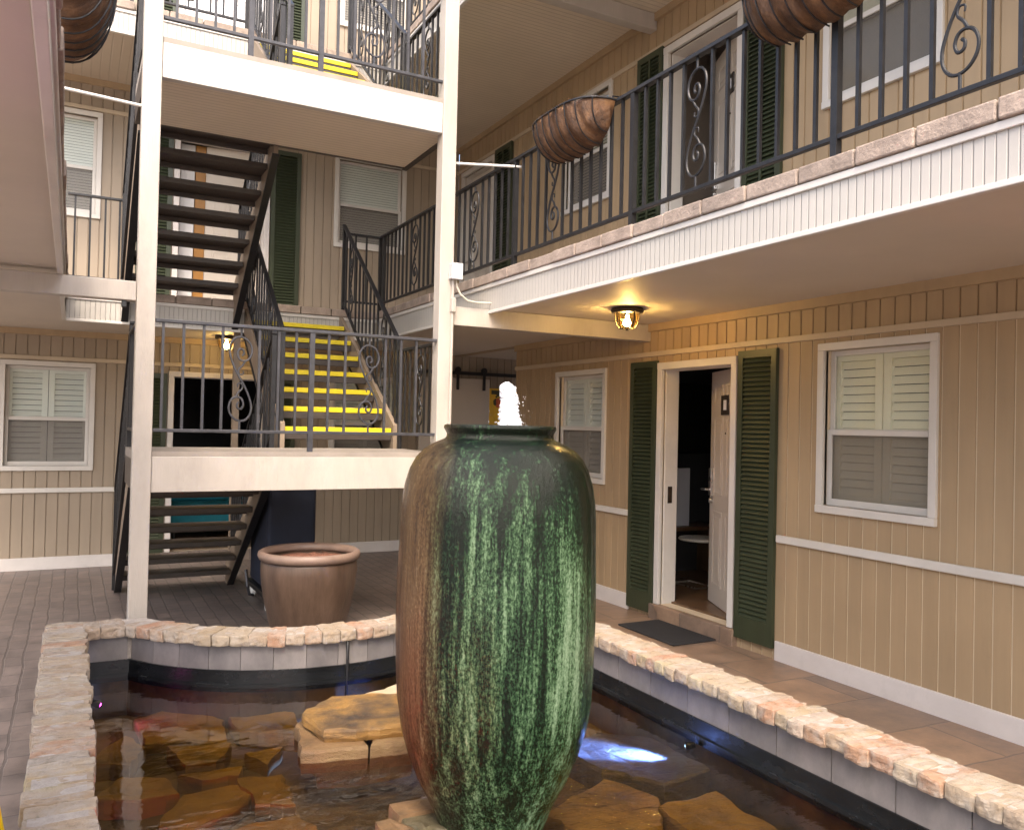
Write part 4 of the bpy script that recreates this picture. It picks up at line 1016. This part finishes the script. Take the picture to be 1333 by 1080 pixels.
# ------------------------------------------------------------------ stones
def slab(name, poly, z0, z1, m, label, cat='rock', group=None, rough=0.012):
    mb = MB(); n = len(poly); P = []
    rnd = random.Random(int(abs(poly[0][0] * 7919 + poly[0][1] * 104729)))
    for i in range(n):
        a, b = Vector(poly[i]), Vector(poly[(i + 1) % n]); k = max(2, int((b - a).length / 0.05))
        for j in range(k):
            p = a.lerp(b, j / k); d = (b - a).normalized(); q = p + Vector((-d.y, d.x)) * rnd.uniform(-rough, rough); P.append(q)
    c = sum(P, Vector((0, 0))) / len(P); rings = []
    for s, z in ((0.965, z0), (1.0, z0 + (z1 - z0) * 0.3), (1.0, z1 - 0.014), (0.975, z1), (0.72, z1), (0.4, z1)):
        rings.append([mb.bm.verts.new((c.x + (p.x - c.x) * s, c.y + (p.y - c.y) * s, z + 0.014 * noise.noise(Vector((p.x * s * 6, p.y * s * 6, z * 20))))) for p in P])
    m_ = len(P)
    for i in range(len(rings) - 1):
        for k in range(m_): mb.bm.faces.new((rings[i][k], rings[i][(k + 1) % m_], rings[i + 1][(k + 1) % m_], rings[i + 1][k]))
    mb.bm.faces.new(rings[0][::-1]); mb.bm.faces.new(rings[-1])
    return tag(mb.build(name, M[m], origin=(c.x, c.y, z0)), label, cat, group)
gs = 'dry stones stacked beside the urn'
slab('flagstone', [(1.04, 4.12), (1.24, 4.28), (1.40, 4.28), (1.63, 4.17), (1.58, 3.83), (1.45, 3.76), (1.22, 3.79), (1.09, 3.85)], 0.097, 0.160, 'ochre', 'large ochre slab with black stain lying on top of the stone stack', group=gs)
slab('flagstone', [(1.03, 4.18), (0.965, 3.80), (1.255, 3.745), (1.35, 4.03), (1.12, 4.28)], -0.02, 0.095, 'redstone', 'pink-brown block under the left half of the ochre slab', group=gs)
slab('flagstone', [(1.27, 3.72), (1.46, 3.72), (1.60, 3.92), (1.385, 4.02)], -0.02, 0.095, 'redstone', 'brown block under the right half of the ochre slab, touching the urn', group=gs)
slab('flagstone', [(1.05, 3.84), (1.50, 3.80), (1.60, 4.15), (1.10, 4.2)], -0.12, -0.022, 'wetstone2', 'submerged foundation slab below the stone stack', group=gs)
slab('flagstone', [(1.47, 4.42), (1.74, 4.55), (1.80, 4.30), (1.66, 4.26)], -0.10, 0.105, 'palestone', 'pale tan stone peeping out behind the ochre slab next to the urn', group=gs)
slab('flagstone', [(1.15, 3.13), (1.33, 3.11), (1.34, 3.02), (1.14, 3.02)], -0.10, 0.095, 'redstone', 'small brown stone at the left foot of the urn', group=gs)
slab('flagstone', [(1.16, 3.03), (1.36, 3.06), (1.36, 2.86), (1.19, 2.88)], -0.10, 0.08, 'wetstone2', 'grey-green wet stone wedged under the urn foot at the bottom edge', group=gs)
slab('flagstone', [(1.07, 3.05), (1.135, 3.06), (1.18, 2.88), (1.05, 2.90)], -0.10, 0.075, 'redstone', 'reddish angular stone at the bottom edge left of the urn foot', group=gs)
slab('plinth_stone', [(1.24, 2.66), (1.76, 2.66), (1.78, 3.14), (1.22, 3.14)], PF, -0.155, 'wetstone', 'submerged block that the green urn stands on', 'plinth')
gw = 'flat stones lying under the pond water'
subs = [([(0.39, 4.81), (0.36, 5.22), (0.64, 5.40), (0.82, 5.02), (0.79, 4.63), (0.62, 4.77)], 'broad submerged slab beside the curved back wall of the pond'),
        ([(0.11, 4.62), (0.18, 4.78), (0.31, 4.93), (0.38, 4.75), (0.30, 4.50)], 'submerged slab nearest the magenta light'),
        ([(0.13, 4.16), (0.26, 4.38), (0.44, 4.25), (0.48, 4.08), (0.31, 4.06)], 'submerged slab against the left ledge in front of the post reflection'),
        ([(0.36, 3.83), (0.50, 4.10), (0.86, 4.05), (0.72, 3.84), (0.44, 3.70)], 'largest submerged ochre slab in the left half of the pond'),
        ([(0.50, 4.30), (0.79, 4.26), (0.76, 4.14), (0.60, 4.18)], 'narrow pointed submerged slab above the largest ochre one'),
        ([(0.48, 4.66), (0.80, 4.56), (0.68, 4.34), (0.54, 4.38)], 'submerged triangular slab in the middle of the left pond half'),
        ([(0.84, 4.46), (1.03, 4.45), (0.92, 4.27)], 'small submerged triangular stone left of the stone stack'),
        ([(0.74, 4.12), (0.96, 4.10), (0.93, 3.74), (0.78, 3.82)], 'dark submerged slab at the foot of the stone stack'),
        ([(0.86, 4.74), (0.84, 4.98), (1.2, 4.90), (1.18, 4.50)], 'submerged slab between the curved wall and the stone stack'),
        ([(2.30, 3.70), (2.62, 3.82), (2.83, 3.62), (2.83, 3.15), (2.52, 3.12), (2.34, 3.38)], 'shallow submerged slab under the blue-white light against the right wall'),
        ([(1.90, 3.20), (2.36, 3.38), (2.46, 3.10), (2.30, 2.85), (1.95, 2.95)], 'submerged slab right of the urn below the blue-white light'),
        ([(2.40, 3.02), (2.74, 3.02), (2.72, 2.58), (2.35, 2.70)], 'submerged ochre slab along the right pond wall at the bottom edge'),
        ([(1.95, 2.85), (2.26, 2.80), (2.27, 2.40), (1.9, 2.3), (1.85, 2.65)], 'submerged slab right of the urn foot'),
        ([(0.50, 3.60), (0.92, 3.66), (1.02, 3.25), (0.65, 3.10), (0.42, 3.35)], 'submerged slab under the rippled water left of the urn')]
for i, (p, l) in enumerate(subs): slab('submerged_stone', p, PF, -0.07 if 'blue-white light against' in l else -0.125 + 0.010 * (i % 3), 'wetstone2' if 'blue-white light against' in l else 'wetstone', l, 'rock', gw)

# ------------------------------------------------------------------ pond lights
def pool_light(label, loc, aim, m, watt, colr, ang, lens=0.035, face=None):
    t = root('pond_light', label, 'pond light', loc, 'underwater pond lights'); d = (Vector(face or aim) - Vector(loc)).normalized()
    q = d.to_track_quat('Z', 'Y').to_matrix().to_4x4()
    mb = MB().lathe([(0.001, -0.05), (lens * 0.9, -0.05), (lens * 1.25, -0.01), (lens * 1.25, 0.0), (lens, 0.0), (lens, -0.008), (0.001, -0.008)], 24); bmesh.ops.transform(mb.bm, matrix=q, verts=mb.bm.verts[:]); mb.build('housing', M['black'], t, smooth=True)
    mb = MB().lathe([(0.001, 0.004), (lens * 0.6, 0.002), (lens * 0.95, -0.004)], 24, closed=False); bmesh.ops.transform(mb.bm, matrix=q, verts=mb.bm.verts[:]); mb.build('lens', M[m], t, smooth=True)
    ld = bpy.data.lights.new('beam', 'SPOT'); ld.energy = watt; ld.color = colr; ld.spot_size = R(ang); ld.spot_blend = 0.8; ld.shadow_soft_size = 0.03
    lo = bpy.data.objects.new('beam', ld); col.objects.link(lo); lo.parent = t; lo.location = d * 0.03; d = (Vector(aim) - Vector(loc)).normalized(); lo.rotation_euler = d.to_track_quat('-Z', 'Y').to_euler()
pool_light('blue-white pond light glowing on the right pond wall beside the urn', (2.785, 3.29, 0.004), (2.56, 3.50, -0.075), 'lens_white', 800, (0.045, 0.115, 1.0), 40, 0.016)
pool_light('small magenta pond light in the far left corner of the pond', (0.18, 5.12, 0.012), (0.50, 5.10, -0.12), 'lens_pink', 0.8, (0.6, 0.04, 1.0), 60, 0.018)
pool_light('red pond light on the left pond wall out of the water glow', (0.13, 2.75, -0.02), (1.18, 3.0, 0.45), 'lens_red', 11, (1.0, 0.03, 0.05), 60, 0.055)
pool_light('purple pond light near the front left corner of the pond', (0.45, 1.75, -0.05), (-0.75, 2.1, 2.5), 'lens_violet', 15, (0.5, 0.2, 1.0), 50, 0.05)

# ------------------------------------------------------------------ big brown planter
t = root('garden_planter', 'large round brown glazed planter filled with mulch in the pond scallop', 'planter', (1.53, 5.92, 0.0))
body = [(0.001, 0.0), (0.235, 0.0), (0.25, 0.03), (0.285, 0.15), (0.325, 0.30), (0.352, 0.44), (0.362, 0.54), (0.360, 0.60), (0.345, 0.635), (0.33, 0.60), (0.318, 0.50), (0.1, 0.48)]
MB().lathe(body, 64).build('pot_body', M['pot'], t, smooth=True)
MB().lathe([(0.335, 0.628), (0.356, 0.615), (0.375, 0.625), (0.386, 0.648), (0.380, 0.672), (0.360, 0.683), (0.338, 0.676), (0.322, 0.655), (0.325, 0.635), (0.335, 0.628)], 64, closed=True).build('pot_rim', M['potrim'], t, smooth=True)
mb = MB().lathe([(0.001, 0.635), (0.08, 0.634), (0.16, 0.630), (0.24, 0.622), (0.32, 0.612)], 40, closed=True)
for v in mb.bm.verts: v.co.z += 0.018 * noise.noise(v.co * 18)
mb.build('mulch', M['soil'], t)
for o in t.children: o.scale = (0.93, 0.93, 1.01)

# ------------------------------------------------------------------ cart under the stair
t = root('utility_cart', 'dark navy covered utility cart parked under the stair behind the brown planter', 'cart', (1.72, 7.40, 0))
mb = MB(); mb.box(-0.24, 0.17, -0.28, 0.45, 0.16, 1.08); mb.build('cart_cover', M['navy'], t, bevel=0.03)
mb = MB(); mb.box(-0.27, 0.20, -0.31, 0.48, 0.11, 0.158); mb.build('chassis', M['black'], t, bevel=0.01)
mb = MB(); mb.tube([(-0.33, -0.2, 0.13), (-0.38, -0.30, 0.16), (-0.40, -0.33, 0.23), (-0.41, -0.28, 0.36)], 0.012, 8); mb.build('push_bar', M['iron_grey'], t)
for x, y in ((-0.22, -0.26), (0.15, -0.26), (-0.22, 0.4), (0.15, 0.4)):
    mb = MB(); mb.tube([(x - 0.018, y, 0.055), (x + 0.018, y, 0.055)], 0.055, 20); mb.build('wheel', M['louver_white'], t, bevel=0.006)

# ------------------------------------------------------------------ small things
mb = MB(); mb.box(3.955, 4.37, 4.83, 5.53, 0.008, 0.02); tag(mb.build('door_mat', M['rubber'], bevel=0.003), 'black rubber door mat on the brown walkway before the open door', 'door mat')
t = root('junction_box', 'grey electrical box with curved conduit on the right post', 'electrical box', (2.50, YP - 0.04, 2.70))
mb = MB(); mb.box(-0.01, 0.075, -0.065, 0.0, 0.0, 0.115); mb.box(-0.014, 0.079, -0.071, -0.065, -0.004, 0.119); mb.build('box', M['grey_box'], t, bevel=0.004)
mb = MB(); mb.tube([(0.02, -0.022, 0.0), (0.02, -0.02, -0.12), (0.02, -0.018, -1.3)], 0.011, 8); mb.build('conduit', M['beam'], t)
mb = MB(); mb.tube([(0.045, -0.02, 0.0), (0.05, -0.025, -0.05), (0.08, -0.03, -0.11), (0.14, -0.025, -0.15), (0.22, -0.02, -0.158), (0.34, -0.01, -0.15), (0.40, 0.01, -0.15)], 0.0075, 8); mb.build('cable', M['cable'], t, smooth=True)
mb = MB(); mb.box(0.005, 0.04, -0.045, 0.0, -0.25, -0.14); mb.build('conduit_body', M['beam'], t, bevel=0.006)
def rod(label, a, b):
    mb = MB(); mb.tube([a, b], 0.010, 8); tag(mb.build('tie_rod', M['white']), label, 'rod', 'thin white tie rods from the posts')
rod('thin white rod reaching right from the right post towards the gallery railing', (2.533, YP, 3.60), (2.93, YP - 0.35, 3.545))
rod('thin white rod between the left gallery and the left post', (-0.30, YP, 3.63), (0.345, YP, 3.60))
mb = MB(); bx = CCX + (CR - 0.012) * math.sin(0.04); by = CCY - (CR - 0.012) * math.cos(0.04)
mb.tube([(bx, by + 0.05, 0.30), (bx, by - 0.012, 0.285), (bx + 0.004, by - 0.004, 0.15), (bx + 0.002, by - 0.004, 0.04), (bx - 0.006, by - 0.012, -0.25)], 0.009, 8); tag(mb.build('pond_cable', M['black'], smooth=True), 'black cable hanging down the curved tile wall into the water', 'cable')
mb = MB(); mb.box(0.26, 0.29, YP - 0.02, YP + 0.01, 2.30, 2.343); tag(mb.build('camera_box', M['black'], bevel=0.004), 'tiny black box under the cream beam left of the left post', 'small device')
# barn door in the passage
t = root('barn_door', 'pale sliding barn door on a black rail in the passage beyond the right post', 'sliding door', (4.3, YB - 0.06, 0))
mb = MB(); mb.box(-0.4, 0.585, -0.03, 0.01, 0.03, 2.21); mb.build('door_panel', M['door'], t, bevel=0.005)
mb = MB(); mb.box(-0.5, 1.6, -0.03, -0.018, 2.255, 2.30); mb.build('rail', M['black'], t)
for x in (0.12, 0.50):
    mb = MB(); mb.box(x - 0.018, x + 0.018, -0.043, -0.031, 2.06, 2.33); mb.tube([(x, -0.042, 2.32), (x, -0.018, 2.32)], 0.04, 16); mb.build('hanger', M['black'], t)
t = root('wall_picture', 'bright yellow picture of red flowers beside the barn door behind the jet', 'picture', (5.08, YB - 0.005, 1.5))
mb = MB(); mb.box(-0.20, 0.20, -0.03, 0.0, -0.22, 0.60); mb.build('canvas', M['picture'], t, bevel=0.004)
mb = MB(); rnd = random.Random(3)
for _ in range(26):
    a = rnd.uniform(0, 6.28); r = rnd.random() ** 0.5 * 0.11; s = rnd.uniform(0.02, 0.04)
    bmesh.ops.create_uvsphere(mb.bm, u_segments=8, v_segments=5, radius=s, matrix=Matrix.Translation((0.05 + r * math.cos(a), -0.032, 0.42 + r * 0.8 * math.sin(a))) @ Matrix.Scale(0.15, 4, (0, 1, 0)))
mb.build('petals', M['petal'], t)
mb = MB()
for _ in range(16):
    a = rnd.uniform(0, 6.28); r = rnd.uniform(0.08, 0.15); s = rnd.uniform(0.015, 0.035)
    bmesh.ops.create_uvsphere(mb.bm, u_segments=8, v_segments=5, radius=s, matrix=Matrix.Translation((0.04 + r * math.cos(a), -0.031, 0.44 + r * 0.8 * math.sin(a))) @ Matrix.Scale(0.12, 4, (0, 1, 0)))
mb.box(-0.14, 0.2, -0.0315, -0.029, 0.52, 0.575); mb.build('leaves', M['leaf'], t)
# things inside the open room
t = root('side_table', 'small round-topped side table with a thin steel frame just inside the open door', 'table', (5.22, 6.02, 0.145))
MB().lathe([(0.001, 0.43), (0.19, 0.43), (0.20, 0.442), (0.19, 0.455), (0.001, 0.455)], 32).build('table_top', M['ivory'], t, smooth=False)
mb = MB(); mb.tube([(0.06, -0.14, 0.43), (0.06, -0.14, 0.012), (0.06, 0.2, 0.012), (-0.15, 0.2, 0.012), (-0.15, -0.14, 0.012), (0.06, -0.14, 0.012)], 0.009, 6); mb.build('frame', M['steel'], t)
mb = MB(); mb.box(4.80, 5.85, 6.45, 6.748, 0.60, 0.64); mb.box(4.70, 4.74, 6.45, 6.748, 0.146, 0.599); mb.box(5.81, 5.85, 6.45, 6.748, 0.146, 0.599)
tag(mb.build('desk', M['room_floor'], bevel=0.004), 'dark wooden desk against the far wall inside the open room', 'desk')
mb = MB(); mb.box(5.12, 5.51, 6.52, 6.56, 0.642, 1.22); tag(mb.build('white_board', M['pale'], bevel=0.004), 'white rectangular panel standing on the desk inside the open room', 'panel')
mb = MB(); mb.box(4.75, 6.0, 6.69, 6.745, 1.36, 2.08); tag(mb.build('television', M['black'], bevel=0.006), 'black flat television on the dark wall inside the open room', 'television')
t = root('sofa', 'teal sofa glimpsed through the back doorway between the stair treads', 'sofa', (1.65, YB + 1.3, 0.125))
mb = MB(); mb.box(-0.55, 0.45, -0.3, 0.35, 0.12, 0.42); mb.build('seat', M['teal'], t, bevel=0.03)
mb = MB(); mb.box(-0.55, 0.45, 0.2, 0.42, 0.421, 0.80); mb.build('backrest', M['teal'], t, bevel=0.03)
for x in (-0.5, 0.4):
    for y in (-0.25, 0.3):
        mb = MB(); mb.tube([(x, y, 0.0), (x, y, 0.12)], 0.02, 8); mb.build('leg', M['black'], t)
# caution board sliver at the left edge
t = root('caution_board', 'yellow plastic floor caution board at the bottom left edge', 'sign', (-0.275, 2.83, 0))
for sg in (1, -1):
    mb = MB(); mb.hexa([(x * (0.5 if z > 0.5 else 1.0), sg * (0.16 if z < 0.1 else 0.01) + dy, z) for x in (-0.18, 0.18) for dy in (0, 0.02 * sg) for z in (0.0, 0.62)]); mb.build('panel', M['cone_yellow'], t, bevel=0.008)

# ------------------------------------------------------------------ camera, light, world
cam = bpy.data.cameras.new('camera'); co = bpy.data.objects.new('camera', cam); col.objects.link(co)
r = Vector((0.88268667, -0.46944404, 0.02205731)); u = Vector((-0.02587333, -0.00167891, 0.99966382)); f = Vector((0.46924919, 0.88296063, 0.01362803))
mw = Matrix(((r.x, u.x, -f.x, 0), (r.y, u.y, -f.y, 0), (r.z, u.z, -f.z, 1.6), (0, 0, 0, 1)))
co.matrix_world = mw
cam.sensor_fit = 'HORIZONTAL'; cam.sensor_width = 36; cam.lens = 36 * 1078.16 / 1333; cam.clip_end = 2000; cam.clip_start = 0.05
scn.camera = co

SUN_EL, SUN_AZ = 52, 205     # azimuth clockwise from +Y (the direction the light comes from)
w = bpy.data.worlds.new('World'); scn.world = w; w.use_nodes = True; nt = w.node_tree
sky = nt.nodes.new('ShaderNodeTexSky'); sky.sky_type = 'NISHITA'; sky.sun_disc = False
sky.sun_elevation = R(SUN_EL); sky.sun_rotation = R(SUN_AZ); sky.air_density = 1.0; sky.dust_density = 6.0; sky.ozone_density = 1.0
bg = nt.nodes['Background']; bg.inputs['Strength'].default_value = 0.15
nt.links.new(sky.outputs[0], bg.inputs['Color'])
sl = bpy.data.lights.new('sun', 'SUN'); sl.energy = 0.5; sl.angle = R(13); sl.color = (1.0, 0.90, 0.76)
so = bpy.data.objects.new('sun', sl); col.objects.link(so)
az = R(SUN_AZ); el = R(SUN_EL); dirv = Vector((math.sin(az) * math.cos(el), math.cos(az) * math.cos(el), math.sin(el)))
so.rotation_euler = dirv.to_track_quat('Z', 'Y').to_euler(); so.location = (0, 0, 20)

scn.view_settings.view_transform = 'Standard'; scn.view_settings.look = 'None'; scn.view_settings.exposure = 1.98; scn.view_settings.gamma = 1
scn.cycles.max_bounces = 10; scn.cycles.diffuse_bounces = 6; scn.cycles.transparent_max_bounces = 16
